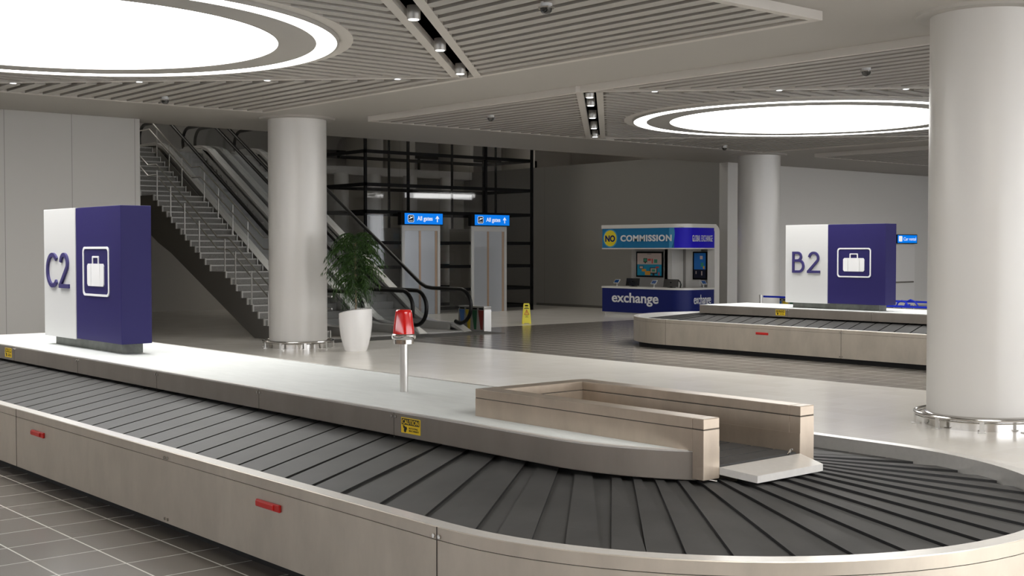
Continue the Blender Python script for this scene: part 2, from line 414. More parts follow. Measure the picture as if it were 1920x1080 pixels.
# ------------------------------------------------------------------ slatted ceiling panels with round lights
CX = -17.72; HS = 7.55
def ceil_panel(cx, cy, trench, label, lights=True):
    t = thing('ceiling_panel', label, 'ceiling panel', (cx, cy, ZP), 'slatted ceiling panels')
    f = MB(); w = .13; z0, z1 = ZP-.005, ZS
    f.box(cx-HS, cx+HS, cy-HS, cy-HS+w, z0, z1); f.box(cx-HS, cx+HS, cy+HS-w, cy+HS, z0, z1)
    f.box(cx-HS, cx-HS+w, cy-HS+w, cy+HS-w, z0, z1); f.box(cx+HS-w, cx+HS, cy-HS+w, cy+HS-w, z0, z1)
    hs = HS-w
    # thin strips on (1,1) diagonals, double strips on (-1,1) diagonals
    def strip(p, q, o0, o1):
        d = (Vector(q)-Vector(p)).normalized(); n = Vector((-d.y, d.x))
        P = [Vector(p)+n*o0, Vector(q)+n*o0, Vector(q)+n*o1, Vector(p)+n*o1]
        f.prism([(a.x, a.y) for a in P], z0+.002, z1)
    T, B_, L, R_ = (cx, cy+hs), (cx, cy-hs), (cx-hs, cy), (cx+hs, cy)
    strip(L, T, -.07, .07); strip(B_, R_, -.07, .07)
    for p, q in ((R_, T), (B_, L)): strip(p, q, .13, .27); strip(p, q, -.27, -.13)
    # ring border round the light
    n = 96; rs = [4.12, 4.3]
    for i in range(n):
        a0, a1 = 2*pi*i/n, 2*pi*(i+1)/n
        f.prism([(LX+4.12*cos(a0), cy+4.12*sin(a0)), (LX+4.32*cos(a0), cy+4.32*sin(a0)), (LX+4.32*cos(a1), cy+4.32*sin(a1)), (LX+4.12*cos(a1), cy+4.12*sin(a1))][::1], z0+.001, z1) if LX else None
    f.build('frame', 'panel_edge', t)
    s = MB(); sw = .205; pitch = .35; gap = .36
    N = int(2*HS/pitch)
    for i in range(N+1):
        y = cy-HS+.13+.10+pitch*i+sw/2
        if y > cy+HS-.15: break
        e = abs(y-cy); xin = hs-e+.0
        # corner triangles: slats along X, |x-cx| from (hs-e)+gap to hs
        a = max(0, hs-e)+gap
        if hs-a > .3:
            s.box(cx-hs, cx-a, y-sw/2, y+sw/2, ZP, ZP+.07); s.box(cx+a, cx+hs, y-sw/2, y+sw/2, ZP, ZP+.07)
    for i in range(N+1):
        x = cx-HS+.13+.10+pitch*i+sw/2
        if x > cx+HS-.15: break
        e = abs(x-cx); a = hs-e-gap
        if a < .3: continue
        dx = x-LX_(cx); r = 4.2
        c = sqrt(r*r-dx*dx) if abs(dx) < r else 0
        if c >= a: continue
        if c > 0:
            s.box(x-sw/2, x+sw/2, cy-a, cy-c, ZP, ZP+.07); s.box(x-sw/2, x+sw/2, cy+c, cy+a, ZP, ZP+.07)
        else: s.box(x-sw/2, x+sw/2, cy-a, cy+a, ZP, ZP+.07)
    s.build('slats', 'slat_grey', t)
    k = MB()
    for p, q in ((R_, T), (B_, L)):
        d = (Vector(q)-Vector(p)).normalized(); nn = Vector((-d.y, d.x)); P = [Vector(p)+nn*-.13, Vector(q)+nn*-.13, Vector(q)+nn*.13, Vector(p)+nn*.13]
        k.prism([(a.x, a.y) for a in P], ZS-.012, ZS-.002)
    k.build('dark_recess', 'black', t)
    return t
LX = -18.0
def LX_(cx): return cx-.28
def round_light(cx, cy, label):
    x = cx-.28; t = thing('ceiling_light', label, 'ceiling light', (x, cy, 5.45), 'large round ceiling lights')
    zz = 5.45
    h = MB()
    def ring(mb, r0, r1, z0, z1, n=128):
        v = []; f = []
        for i in range(n):
            a = 2*pi*i/n; v += [(x+r0*cos(a), cy+r0*sin(a), z0), (x+r1*cos(a), cy+r1*sin(a), z0), (x+r1*cos(a), cy+r1*sin(a), z1), (x+r0*cos(a), cy+r0*sin(a), z1)]
        for i in range(n):
            j = (i+1) % n
            for k in range(4): l = (k+1) % 4; f.append((i*4+k, j*4+k, j*4+l, i*4+l))
        mb.add(v, f)
    ring(h, 3.24, 3.78, zz, ZS-.01); ring(h, 4.08, 4.115, zz-.004, ZS-.01); ring(h, 3.22, 3.245, zz-.004, ZS-.01); h.build('housing', 'slat_grey', t)
    d = MB(); d.cyl((x, cy), 3.22, 3.22, zz+.003, zz+.05, 128); d.build('disc_diffuser', 'light_disc', t)
    r = MB(); ring(r, 3.78, 4.08, zz+.003, zz+.05); r.build('ring_diffuser', 'light_disc', t)
    return t
PY = [6.65, 24.55, 42.45]
def panel(cx, cy, pl, ll):
    global LX
    LX = cx-.28
    ceil_panel(cx, cy, 0, pl); round_light(cx, cy, ll)
panel(CX, PY[0], 'slatted grey ceiling panel above the near carousel and the sign C2', 'huge round white ceiling light above the sign C2')
panel(CX, PY[1], 'slatted grey ceiling panel above the far carousel and the sign B2', 'huge round white ceiling light above the far carousel')
panel(CX, PY[2], 'slatted grey ceiling panel at the far right, furthest from the camera', 'round ceiling light of the furthest ceiling panel')
panel(CX+17.9, PY[0], 'slatted grey ceiling panel above the camera', 'round ceiling light above the camera')
panel(CX+17.9, PY[1], 'slatted grey ceiling panel behind the large near column', 'round ceiling light behind the large near column')

# downlights in the dark recess
t0 = thing('spotlight', 'cylinder spotlight', 'spotlight', (0, 0, ZS), 'cylinder spotlights in the ceiling recesses')
b = MB(); b.cyl((0, 0), .09, .09, 5.42, 5.60, 24); b.build('housing', 'brushed_steel', t0, True)
b = MB(); b.cyl((0, 0), .07, .07, 5.413, 5.422, 24); b.build('lens', 'lamp_lens', t0)
spots = []
for k, d in enumerate((.75, 2.55, 4.35, 6.15)): spots.append((CX+d, PY[0]+HS-.13-d, 'cylinder spotlight in the near black ceiling recess, %s from its far end' % ['first', 'second', 'third', 'fourth'][k]))
for k, d in enumerate((.2, 1.2, 2.95, 4.7, 6.35)): spots.append((CX-d, PY[1]-HS+.13+d, 'cylinder spotlight in the recess left of the far round light, %s from its near end' % ['first', 'second', 'third', 'fourth', 'fifth'][k]))
for i, (x, y, l) in enumerate(spots):
    if i == 0: t0.location = (x, y, 0); t0['label'] = l
    else: dup(t0, (x, y, 0), l)
for ch in t0.children:
    pass
# geometry of the first lamp was built with parent at (0,0,ZS): shift its children so that z stays right
for o in list(COL.objects):
    if o.name.startswith('spotlight'): o.location.z = ZS

# small recessed lights on the thin diagonals
r0 = thing('recessed_light', 'x', 'ceiling light', (0, 0, ZP), 'small recessed ceiling lights')
b = MB(); b.cyl((0, 0), .075, .075, ZP-.012, ZP, 20); b.build('trim_ring', 'sign_white', r0)
b = MB(); b.cyl((0, 0), .055, .055, ZP-.016, ZP-.011, 20); b.build('lens', 'lamp_lens', r0)
recs = []
words = ['first', 'second', 'third', 'fourth']
for k, d in enumerate((.9, 2.6, 4.3, 6.0)):
    recs.append((CX-d, PY[0]+HS-.13-d, 'small flat ceiling light on the diagonal strip of the near panel, %s from its middle' % words[k]))
    recs.append((CX+d, PY[1]-HS+.13+d, 'small flat ceiling light on the diagonal strip of the far panel, %s from its middle' % words[k]))
for i, (x, y, l) in enumerate(recs):
    if i == 0: r0.location = (x, y, ZP); r0['label'] = l
    else: dup(r0, (x, y, ZP), l)

# dome cameras
d0 = thing('dome_camera', 'x', 'security camera', (0, 0, ZP), 'dome security cameras on the ceiling')
b = MB(); b.cyl((0, 0), .075, .075, ZP-.05, ZP+.02, 20); b.build('mount', 'sign_white', d0, True)
b = MB(); b.lathe((0, 0), [(.10, ZP-.065), (.10, ZP-.045)], 24); b.build('collar', 'stainless', d0, True)
b = MB(); b.lathe((0, 0), [(.001, ZP-.14), (.04, ZP-.132), (.068, ZP-.105), (.08, ZP-.065)], 20); b.build('dome', 'dome_glass', d0, True)
cams = [(-24.0, 11.2, 'dome camera hanging under the ceiling left of the staircase column'), (-11.75, 10.6, 'dome camera at the top of the picture among the near slats'),
        (-22.3, 18.4, 'small dome camera left of the spotlight recess of the far panel'), (-12.35, 18.5, 'dome camera between the far round light and the near column'), (-24.3, 29.1, 'dome camera above the far column, beyond the far round light')]
for i, (x, y, l) in enumerate(cams):
    if i == 0: d0.location = (x, y, ZP); d0['label'] = l
    else: dup(d0, (x, y, ZP), l)

# ------------------------------------------------------------------ carousels
XR, XL = -6.05, -20.4          # arc centres
RO, RI = 2.508, 2.388
ZR, ZB = .718, .108
def loop_path(yc, nseg=40):
    """list of functions d -> (x,y), offset d outward from the spine"""
    P = []
    for i in range(15): x = XL+(XR-XL)*i/14; P.append(lambda d, x=x: (x, yc-d))
    for i in range(1, nseg): a = -pi/2+pi*i/nseg; P.append(lambda d, a=a: (XR+d*cos(a), yc+d*sin(a)))
    for i in range(15): x = XR+(XL-XR)*i/14; P.append(lambda d, x=x: (x, yc+d))
    for i in range(1, nseg): a = pi/2+pi*i/nseg; P.append(lambda d, a=a: (XL+d*cos(a), yc+d*sin(a)))
    return P
R0 = 1.87
LST = XR-XL
def tpos(t, d, yc):
    """t measured from the front tangent point of the right arc"""
    per = 2*LST+2*pi*R0
    while t < -LST: t += per
    while t > per-LST: t -= per
    if t < 0: return (XR+t, yc-d)
    if t < pi*R0: a = -pi/2+t/R0; return (XR+d*cos(a), yc+d*sin(a))
    t -= pi*R0
    if t < LST: return (XR-t, yc+d)
    t -= LST; a = pi/2+t/R0; return (XL+d*cos(a), yc+d*sin(a))
def kskew(t):
    pts = [(-99, .30), (-9, .30), (-3, .38), (-2.2, .42), (-1.2, .78), (-.3, .80), (.2, .60), (.58, .46), (1.03, .32), (1.46, .27), (2.35, .15), (3.0, 0), (3.56, -.12), (4.6, -.2), (5.9, -.2), (999, -.2)]
    for (a, u), (b_, v) in zip(pts, pts[1:]):
        if a <= t <= b_: return u+(v-u)*(t-a)/(b_-a)
    return .3
def zbelt(d): return .605+.122*(2.376-d)

def carousel(yc, label, seams, handles, stickers, pairs, isl_pairs):
    t = thing('baggage_carousel', label, 'baggage carousel', ((XL+XR)/2, yc, 0), 'baggage carousels')
    P = loop_path(yc)
    b = MB(); b.sweep(P, [(RO, ZB), (RO, ZR-.085), (RO-.02, ZR-.085), (RO-.02, ZB)]); b.build('side_panel', 'panel_metal', t, True, angle=30)
    b = MB(); b.sweep(P, [(RO-.006, ZR-.085), (RO-.006, ZR-.080), (RO-.03, ZR-.080), (RO-.03, ZR-.085)]); b.build('joint_line', 'groove', t)
    b = MB(); b.use('panel_metal'); b.sweep(P, [(RO, ZR-.080), (RO, ZR-.006), (RO-.006, ZR-.001), (RO-.03, ZR-.001), (RO-.03, ZR-.080)])
    b.build('rim_face', None, t, True, angle=30)
    b = MB(); b.sweep(P, [(RO-.006, ZR-.003), (RO-.006, ZR), (RI, ZR), (RI, .40), (RI+.03, .40), (RI+.03, ZR-.003)]); b.build('rim_cap', 'panel_lip', t, True, angle=30)
    b = MB(); b.sweep(P, [(RO-.14, 0), (RO-.14, ZB+.02), (RO-.2, ZB+.02), (RO-.2, 0)]); b.build('skirt', 'skirt_black', t)
    # belt base
    b = MB(); N = 220; per = 2*LST+2*pi*R0; ds = [.62, .946, 1.4, 1.9, RI+.01]
    vs = []; fs = []
    for i in range(N):
        tt = -LST+per*i/N
        for d in ds: x, y = tpos(tt, d, yc); vs.append((x, y, zbelt(d)-.019))
    n = len(ds)
    for i in range(N):
        j = (i+1) % N
        for k in range(n-1): fs.append((i*n+k, j*n+k, j*n+k+1, i*n+k+1))
    b.use('belt_rubber'); b.add(vs, fs)
    p = per/round(per/.3745)
    cnt = round(per/.3745)
    i0 = -int(LST/p)
    for i in range(cnt):
        ti = 1.465+p*(i-int((LST+1.4)/p))
        right = ti+.18
        tc = ti; 
        if tc < -LST: tc += per
        if -.4 < tc < pi*R0+.2: w = .50+.0
        elif tc <= -.4: w = .5+.42*min(1, (-.4-tc)/1.6)
        else: w = .92
        if tc > pi*R0+LST-.3: w = .5
        left = right-w*p
        kk = kskew(tc if tc < 6 else 99)
        rows = [(.62, 0), (.946, 0), (1.4, 0), (1.9, 0), (RI-.004, 0)]
        sides = []
        sk = kk*(RI-.946)*.95; di = .946
        ai, ci = tpos(left, di, yc), tpos(right, di, yc); ao, c_o = tpos(left+sk, RI-.004, yc), tpos(right+sk, RI-.004, yc)
        def spd(p):
            return hypot(p[0]-min(max(p[0], XL), XR), p[1]-yc)
        for q in (-.24, 0, .3, .65, 1.0):
            a = (ai[0]+(ao[0]-ai[0])*q, ai[1]+(ao[1]-ai[1])*q); c = (ci[0]+(c_o[0]-ci[0])*q, ci[1]+(c_o[1]-ci[1])*q)
            sides.append((a, c, zbelt(spd(a)), zbelt(spd(c))))
        h = .02
        v = []
        for a, c, z, z2 in sides: v += [(a[0], a[1], z-h), (a[0], a[1], z), (c[0], c[1], z2), (c[0], c[1], z2-h)]
        m_ = len(sides)
        b.use('belt_rubber'); b.add(v, [(q*4+1, (q+1)*4+1, (q+1)*4+2, q*4+2) for q in range(m_-1)])
        b.use('belt_edge'); b.add(v, [(q*4, (q+1)*4, (q+1)*4+1, q*4+1) for q in range(m_-1)]+[(q*4+2, (q+1)*4+2, (q+1)*4+3, q*4+3) for q in range(m_-1)])
    b.build('belt', None, t)
    # dark strip in the gaps of the straight run (bottom of the gap is base belt material)
    # island
    hw = .934; xl = -20.7; xe = -5.66
    poly = [(xl, yc-hw)]
    for k in range(0, 13):
        x = -6.72+(xe+6.72)*k/12; poly.append((x, yc-hw+(1.73-sqrt(max(0, 1.73**2-(x+6.72)**2)))))
    top = [(x, 2*yc-y) for x, y in reversed(poly)]
    nx, ny0, ny1 = -8.03+.165, YA-.60+.165, YA+.64-.165
    oy = yc-YA
    notch = [(xe, ny0+oy), (nx, ny0+oy), (nx, ny1+oy), (xe, ny1+oy)]
    full = poly+notch+top
    zi = 1.025
    b = MB(); b.prism(full, .816, zi-.012); b.build('island_fascia', 'fascia_metal', t, bevel=.006)
    # deck inset
    def inset(pl, w):
        cx_, cy_ = -13, yc; return [((x, y) if (abs(y-yc) < .5 or x < -7.5 and abs(y-yc) < .7) else (min(max(x, xl+w), xe-w*.6), y+(w if y < yc else -w))) for x, y in pl]
    b = MB(); b.prism(inset(full, .045), zi-.014, zi-.002); b.build('island_deck', 'deck_white', t)
    b = MB()
    ins = inset(full, .045); n = len(full)
    v = [(x, y, zi-.013) for x, y in full]+[(x, y, zi) for x, y in full]+[(x, y, zi) for x, y in ins]+[(x, y, zi-.013) for x, y in ins]
    f = []
    for i in range(n):
        j = (i+1) % n; f += [(i, j, n+j, n+i), (n+i, n+j, 2*n+j, 2*n+i), (2*n+i, 2*n+j, 3*n+j, 3*n+i)]
    b.add(v, f); b.build('deck_edging', 'panel_lip', t)
    # seams, bolts
    for x in seams:
        b = MB(); b.box(x-.003, x+.003, yc-RO-.0025, yc-RO+.01, ZB, ZR-.004); b.build('panel_seam', 'groove', t)
    def bolt(x, y, z):
        for dx in (-.028, .028):
            b = MB(); Mx = Matrix.Translation((x+dx, y, z)) @ Matrix.Rotation(pi/2, 4, 'X')
            n = 12; b.prism([(.014*cos(2*pi*i/n), .014*sin(2*pi*i/n)) for i in range(n)], -.003, .009, Mx)
            b.build('bolt', 'stainless', t)
    for x in pairs: bolt(x, yc-RO, ZR-.06); bolt(x, yc-RO, ZB+.035)
    for x in isl_pairs:
        bolt(x, yc-hw, zi-.045)
        b = MB(); b.box(x-.002, x+.002, yc-hw-.0015, yc-hw+.01, .80, zi-.014); b.build('fascia_seam', 'groove', t)
    for x in handles:
        b = MB(); b.box(x-.17, x+.17, yc-RO-.022, yc-RO, .50, .555); b.box(x-.155, x+.10, yc-RO-.034, yc-RO-.02, .508, .548); o = b.build('red_marker', 'red_label', t, bevel=.006)
        o['label'] = 'red plastic bar on the side panel'
    for x0 in stickers:
        x1 = x0+.27; y = yc-hw
        b = MB(); b.box(x0, x1, y-.004, y, .855, .985); st = b.build('caution_sticker', 'yellow_label', t); st['label'] = 'yellow caution sticker'
        b = MB(); b.box(x0+.01, x1-.01, y-.0055, y-.004, .925, .978); b.build('sticker_band', 'label_ink', st)
        text('lettering', 'CAUTION', 'y', x0+.018, x1-.018, .932, .971, y-.0055, 'yellow_label', st, .0015, .01)
        text('small_lettering', 'ROTATING\nMACHINERY', 'y', x0+.115, x1-.015, .872, .908, y-.004, 'label_ink', st, .0015, .01)
        b = MB()
        for (u, w_, r) in ((x0+.045, .905, .012), (x0+.07, .895, .014), (x0+.058, .878, .016), (x0+.032, .915, .006)):
            Mx = Matrix.Translation((u, y-.004, w_)) @ Matrix.Rotation(pi/2, 4, 'X')
            b.prism([(r*(1+.15*(i % 2))*cos(2*pi*i/14), r*(1+.15*(i % 2))*sin(2*pi*i/14)) for i in range(14)], 0, .0015, Mx)
        b.build('pictogram', 'label_ink', st)
    return t
YA, YB = 7.056, 24.79
carousel(YA, 'near stainless baggage carousel with dark plated belt and the sign C2 on it', (-6.03, -13.4, -17.2, -20.4), (-8.06, -12.74, -17.42), (-8.61, -18.46), (-6.03, -9.78, -17.2), (-18.09, -15.74, -13.4, -11.05, -8.72))
carousel(YB, 'far stainless baggage carousel with dark plated belt and the sign B2 on it', (-20.4, -15.43, -10.4, -6.03), (-17.5, -12.8), (-18.34,), (-15.43, -10.4), (-18.0, -15.74, -13.4, -11.05, -8.72))

# baggage chute on the near carousel
def chute(yc, label):
    t = thing('baggage_chute', label, 'baggage chute', (-6.8, yc, 1.0))
    y0, y1 = yc-.60, yc+.64; w = .165; x0, x1 = -8.03, -5.56; zt = 1.25
    def wall(name, a, b_, c, d, z0):
        m = MB(); m.box(a, b_, c, d, z0, zt-.078); o = m.build(name, 'chute_metal', t, bevel=.004)
        m = MB(); m.box(a+.003, b_-.003, c+.003, d-.003, zt-.079, zt-.073); m.build('joint_line', 'groove', o)
        m = MB(); m.box(a, b_, c, d, zt-.074, zt); m.build('coping', 'chute_metal', o, bevel=.006)
        return o
    wall('side_wall', x0, -5.66, y0, y0+w, 1.02)
    wall('side_wall', x0, -5.66, y1-w, y1, 1.02)
    wall('side_wall_end', -5.66, x1, y0, y0+w, .83)
    wall('side_wall_end', -5.66, x1, y1-w, y1, .83)
    wall('rear_wall', x0+.001, x0+w, y0+w, y1-w, 1.02)
    # inner lining down to the feed belt
    m = MB(); m.box(x0+w, x1-.002, y0+w-.004, y0+w+.003, .84, 1.05); m.box(x0+w, x1-.002, y1-w-.003, y1-w+.004, .84, 1.05); m.box(x0+w, x0+w+.004, y0+w, y1-w, .84, 1.05); m.build('lining', 'chute_metal', t)
    m = MB(); m.use('belt_rubber'); m.box(x0+w, -5.57, y0+w, y1-w, .87, .90)
    n = 11; L = (-5.58-(x0+w))/n
    for k in range(n):
        a = x0+w+L*k; m.use('belt_rubber'); m.box(a+.012, a+L-.012, y0+w+.01, y1-w-.01, .90, .912)
        m.use('belt_edge'); m.box(a-.012, a+.012, y0+w+.01, y1-w-.01, .90, .901)
    m.build('feed_belt', None, t)
    # tongue plate
    m = MB()
    top = [(-5.56, y0+w, .905), (-5.31, 6.72, .868), (-5.31, 7.46, .868), (-5.56, y1-w, .905)]
    v = list(top)+[(x, y, z-.05) for x, y, z in top]
    m.add(v, [(0, 1, 2, 3), (7, 6, 5, 4), (0, 4, 5, 1), (1, 5, 6, 2), (2, 6, 7, 3), (3, 7, 4, 0)])
    o = m.build('outlet_plate', 'panel_lip', t); o['label'] = 'pale trapezoid outlet plate'
    m = MB(); m.tube([(-5.58, y1-w-.12, .905), (-5.555, y1-w-.12, .945), (-5.54, y1-w-.12, .95)], .006, 6); m.build('hook', 'stainless', t)
chute(YA, 'stainless U-shaped baggage chute on the end of the near carousel island')

# signs C2, B2
def tall_sign(name, y0, body, label):
    x0, x1 = -18.38, -15.67; y1 = y0+.42; z0, z1 = 1.16, 2.98; xw = -17.19
    t = thing(name, label, 'sign', ((x0+x1)/2, (y0+y1)/2, 1.025))
    b = MB(); b.box(x0+.14, x1-.22, y0+.1, y1-.03, 1.024, 1.16); b.build('plinth', 'stone_dark', t)
    b = MB(); b.box(xw, x1, y0, y1, z0, z1); b.build('navy_body', 'sign_navy', t, bevel=.004)
    b = MB(); b.box(x0, xw, y0-.012, y1+.012, z0-.012, z1+.002); b.build('white_panel', 'sign_white', t, bevel=.004)
    p = y0-.012
    w = .058; h0, h1 = 1.855, 2.355
    def ell(cx_, cz, rx, rz, a0, a1, n=28): return [(cx_+rx*cos(radians(a0+(a1-a0)*i/n)), cz+rz*sin(radians(a0+(a1-a0)*i/n))) for i in range(n+1)]
    hw2 = w/2
    if body[0] == 'C': strokes = [ell(-18.0, 2.105, .205, .222, 44, 316)]
    else:
        strokes = [[(-18.17+hw2, h0), (-18.17+hw2, h1)], [(-18.17, h1-hw2), (-18.02, h1-hw2)]+ell(-18.02, 2.235, .095, .091, 90, -90, 14)+[(-18.17, 2.144)],
                   [(-18.17, 2.144), (-17.98, 2.144)]+ell(-17.98, 2.014, .125, .130, 90, -90, 14)+[(-18.17, h0+hw2)]]
    strokes2 = [ell(-17.565, 2.205, .125, .122, 172, -28, 18)+[(-17.70, h0+.05), (-17.72, h0+hw2)], [(-17.745, h0+hw2), (-17.39, h0+hw2)]]
    for nm, ss in (('letter', strokes), ('digit', strokes2)):
        b = MB()
        for kk_, st_ in enumerate(ss):
            L_ = []; R__ = []
            for i, q_ in enumerate(st_):
                a_ = Vector(st_[max(0, i-1)]); c_ = Vector(st_[min(len(st_)-1, i+1)]); d_ = (c_-a_)
                d_ = d_.normalized() if d_.length else Vector((1, 0)); n_ = Vector((-d_.y, d_.x))*hw2
                L_.append((q_[0]+n_.x, q_[1]+n_.y)); R__.append((q_[0]-n_.x, q_[1]-n_.y))
            dd = .03+.0007*kk_
            for i in range(len(st_)-1): fpoly(b, 'y', [L_[i], R__[i], R__[i+1], L_[i+1]], p, dd)
        b.build(nm, 'letter_navy', t)
    b = MB(); fring(b, 'y', rrect(-16.93, -16.04, 1.77, 2.44, .07), rrect(-16.90, -16.07, 1.80, 2.41, .05), y0, .012); b.build('icon_border', 'text_white', t)
    b = MB()
    xs = [-16.77, -16.645, -16.635, -16.345, -16.335, -16.21]
    b.use('text_white')
    fpoly(b, 'y', [(-16.645, 1.905), (-16.645, 2.21), (-16.74, 2.21), (-16.77, 2.18), (-16.77, 1.935), (-16.74, 1.905)][::-1], y0, .012)
    fbox(b, 'y', -16.637, -16.343, 1.905, 2.21, y0, .012)
    fpoly(b, 'y', [(-16.335, 1.905), (-16.24, 1.905), (-16.21, 1.935), (-16.21, 2.18), (-16.24, 2.21), (-16.335, 2.21)], y0, .012)
    fring(b, 'y', rrect(-16.60, -16.38, 2.15, 2.315, .02, 3), rrect(-16.575, -16.405, 2.15, 2.29, .012, 3), y0, .0119)
    b.build('suitcase_icon', None, t)
    return t
tall_sign('carousel_sign', 6.68, 'C2', 'white and navy box sign C2 with a suitcase symbol on the near carousel')
tall_sign('carousel_sign', 24.28, 'B2', 'white and navy box sign B2 with a suitcase symbol on the far carousel')

# red beacon
t = thing('warning_beacon', 'red beacon lamp on a short steel post on the near carousel deck', 'beacon', (-9.86, 7.04, 1.023))
c = (-9.86, 7.04)
b = MB(); b.cyl(c, .04, .04, 1.023, 1.5, 24); b.build('post', 'brushed_steel', t, True)
b = MB(); b.lathe(c, [(.095, 1.49), (.095, 1.53), (.11, 1.535), (.118, 1.55), (.118, 1.575), (.105, 1.587)], 32); b.build('flange', 'stainless', t, True)
b = MB(); b.lathe(c, [(.106, 1.587), (.104, 1.62), (.082, 1.79), (.078, 1.81), (.068, 1.82), (.001, 1.822)], 32); b.build('red_dome', 'red_plastic', t, True, angle=60)

# ------------------------------------------------------------------ planter with tree
c = (-24.85, 16.35)
t = thing('potted_tree', 'green leafy tree in a slanted white egg-shaped pot beside the column', 'potted plant', (c[0], c[1], 0))
b = MB(); n = 48; prof = [(.25, 0), (.27, .03), (.31, .16), (.36, .38), (.39, .62), (.395, .85)]
b.lathe(c, prof, n)
# slanted lip
base = len(b.v); vs = []; 
ux, uy = (-sin(YAW), cos(YAW))   # image-left direction
for ring_, (r, dz) in enumerate([(.395, 0), (.375, 0.012), (.35, 0), (.33, -.18)]):
    for i in range(n):
        a = 2*pi*i/n; x, y = r*cos(a), r*sin(a); s_ = (x*ux+y*uy)/.395
        zt = 1.0-.11*max(0, s_)**1.0-.01*(1-abs(s_)) if True else 0
        vs.append((c[0]+x, c[1]+y, zt+dz))
o_ = len(b.v); b.v += vs
for k in range(3):
    for i in range(n): j = (i+1) % n; b.f.append([o_+k*n+i, o_+k*n+j, o_+(k+1)*n+j, o_+(k+1)*n+i]); b.m.append(0)
last = 5*n
# remove the cap on the body top and join wall to lip
b.f = [f_ for f_ in b.f if not (len(f_) == n and min(f_) >= last)]; b.m = [0]*len(b.f)
for i in range(n): j = (i+1) % n; b.f.append([last+i, last+j, o_+j, o_+i]); b.m.append(0)
b.build('pot', 'white_gloss', t, True, angle=50)
b = MB(); b.cyl(c, .335, .335, .78, .82, 32); b.build('soil', 'soil', t)
b = MB(); b.tube([(c[0], c[1], .8), (c[0]-.01, c[1]+.015, 1.15), (c[0]+.01, c[1], 1.5), (c[0], c[1], 1.9), (c[0]+.01, c[1]-.01, 2.3), (c[0], c[1], 2.6)], .022, 8); b.build('trunk', 'bark', t, True)
b = MB(); px, py = c[0]-.22*sin(YAW)*-1*-1, c[1]+.22*cos(YAW)
px, py = c[0]+ux*.12-.0, c[1]+uy*.12
b.cyl((px, py), .012, .012, .8, 1.17, 10); b.box(px-.05, px+.05, py-.01, py+.01, 1.10, 1.12); b.build('water_indicator', 'sign_white', t)
b = MB(); rnd = random.Random(3)
for k in range(140):
    f_ = k/139; zb_ = 1.42+1.30*f_; az = k*2.39996+rnd.uniform(-.3, .3)
    spread = (.30+.34*sin(pi*min(1, .18+.85*(1-f_))))*rnd.uniform(.75, 1.2)*1.05
    rise = rnd.uniform(.08, .26)+.05*f_; droop = rnd.uniform(.22, .5)*(.8+.4*(1-f_))
    pts = []
    for i in range(9):
        s_ = i/8; r = spread*s_; z = zb_+rise*sin(s_*pi*.75)*.9-droop*s_*s_
        pts.append(Vector((c[0]+r*cos(az), c[1]+r*sin(az), z)))
    b.use('leaf_dark' if k % 3 == 0 else 'leaf_green')
    b.tube(pts, .003, 4, cap=False)
    side = Vector((-sin(az), cos(az), 0))
    for i in range(1, 9):
        for sg in (-1, 1):
            p = pts[i]; d = (pts[i]-pts[i-1]).normalized(); L = .15*(1-.35*abs(i-5)/5)*rnd.uniform(.8, 1.15)
            q = p+(side*sg*.75+d*.7).normalized()*L+Vector((0, 0, -.05-.03*rnd.random()))
            w_ = d*.026+Vector((0, 0, .008)); m_ = (p+q)/2+Vector((0, 0, .012))
            b.add([p, m_-w_, q, m_+w_], [(0, 1, 2), (0, 2, 3)])
b.build('foliage', None, t)

# ------------------------------------------------------------------ staircase
SY0, SY1 = 16.67, 18.35
def xk(k): 
    if k <= 10: return -29.77-.307*(k-3)
    if k <= 22: return -32.86-.312*(k-11)
    if k == 23: return -36.6
    return -37.55-.312*(k-24)
RZ = .178
t = thing('staircase', 'grey stone staircase with steel railings rising left of the escalators', 'staircase', (-34, 17.5, 0))
prof = []
NST = 33
for k in range(1, NST+1):
    x = xk(k); xn = xk(k+1) if k < NST else -42.7; z = RZ*k
    b = MB(); b.box(xn-.02, x, SY0+.03, SY1-.03, z-RZ-.01, z); st = b.build('step', 'stair_stone', t)
    b = MB(); b.box(x-.0, x+.012, SY0+.03, SY1-.03, z-.03, z+.004); b.build('nosing', 'stair_nosing', st)
    for y in (SY0-.015, SY1-.02):
        b = MB(); b.box(x-.03, x+.03, y, y+.035, z-RZ+.0, z+.012); b.build('end_plate', 'stair_nosing', st)
for (ya, yb_) in ((SY0, SY0+.04), (SY1-.04, SY1)):
    pl = []
    for k in range(1, NST+1): pl += [(xk(k), RZ*(k-1)), (xk(k), RZ*k-.004)]
    pl += [(-42.7, RZ*NST-.004), (-42.7, 5.0), (-40.9, 4.75), (-36.3, 2.62), (-35.4, 2.30), (-31.0, .30), (-30.3, 0)]
    b = MB(); n = len(pl); v = [(x, ya, z) for x, z in pl]+[(x, yb_, z) for x, z in pl]
    b.add(v, [tuple(range(n)), tuple(reversed(range(n, 2*n)))]+[(i, n+i, n+(i+1) % n, (i+1) % n) for i in range(n)]); b.build('stringer', 'stair_side', t)
b = MB()
P = [(-42.7, 5.0), (-40.9, 4.75), (-36.3, 2.62), (-35.4, 2.30), (-31.0, .30), (-30.3, 0)]
for (x0, z0), (x1, z1) in zip(P, P[1:]): b.add([(x0, SY0+.04, z0+.01), (x1, SY0+.04, z1+.01), (x1, SY1-.04, z1+.01), (x0, SY1-.04, z0+.01)], [(0, 1, 2, 3)])
b.build('soffit', 'stair_side', t)
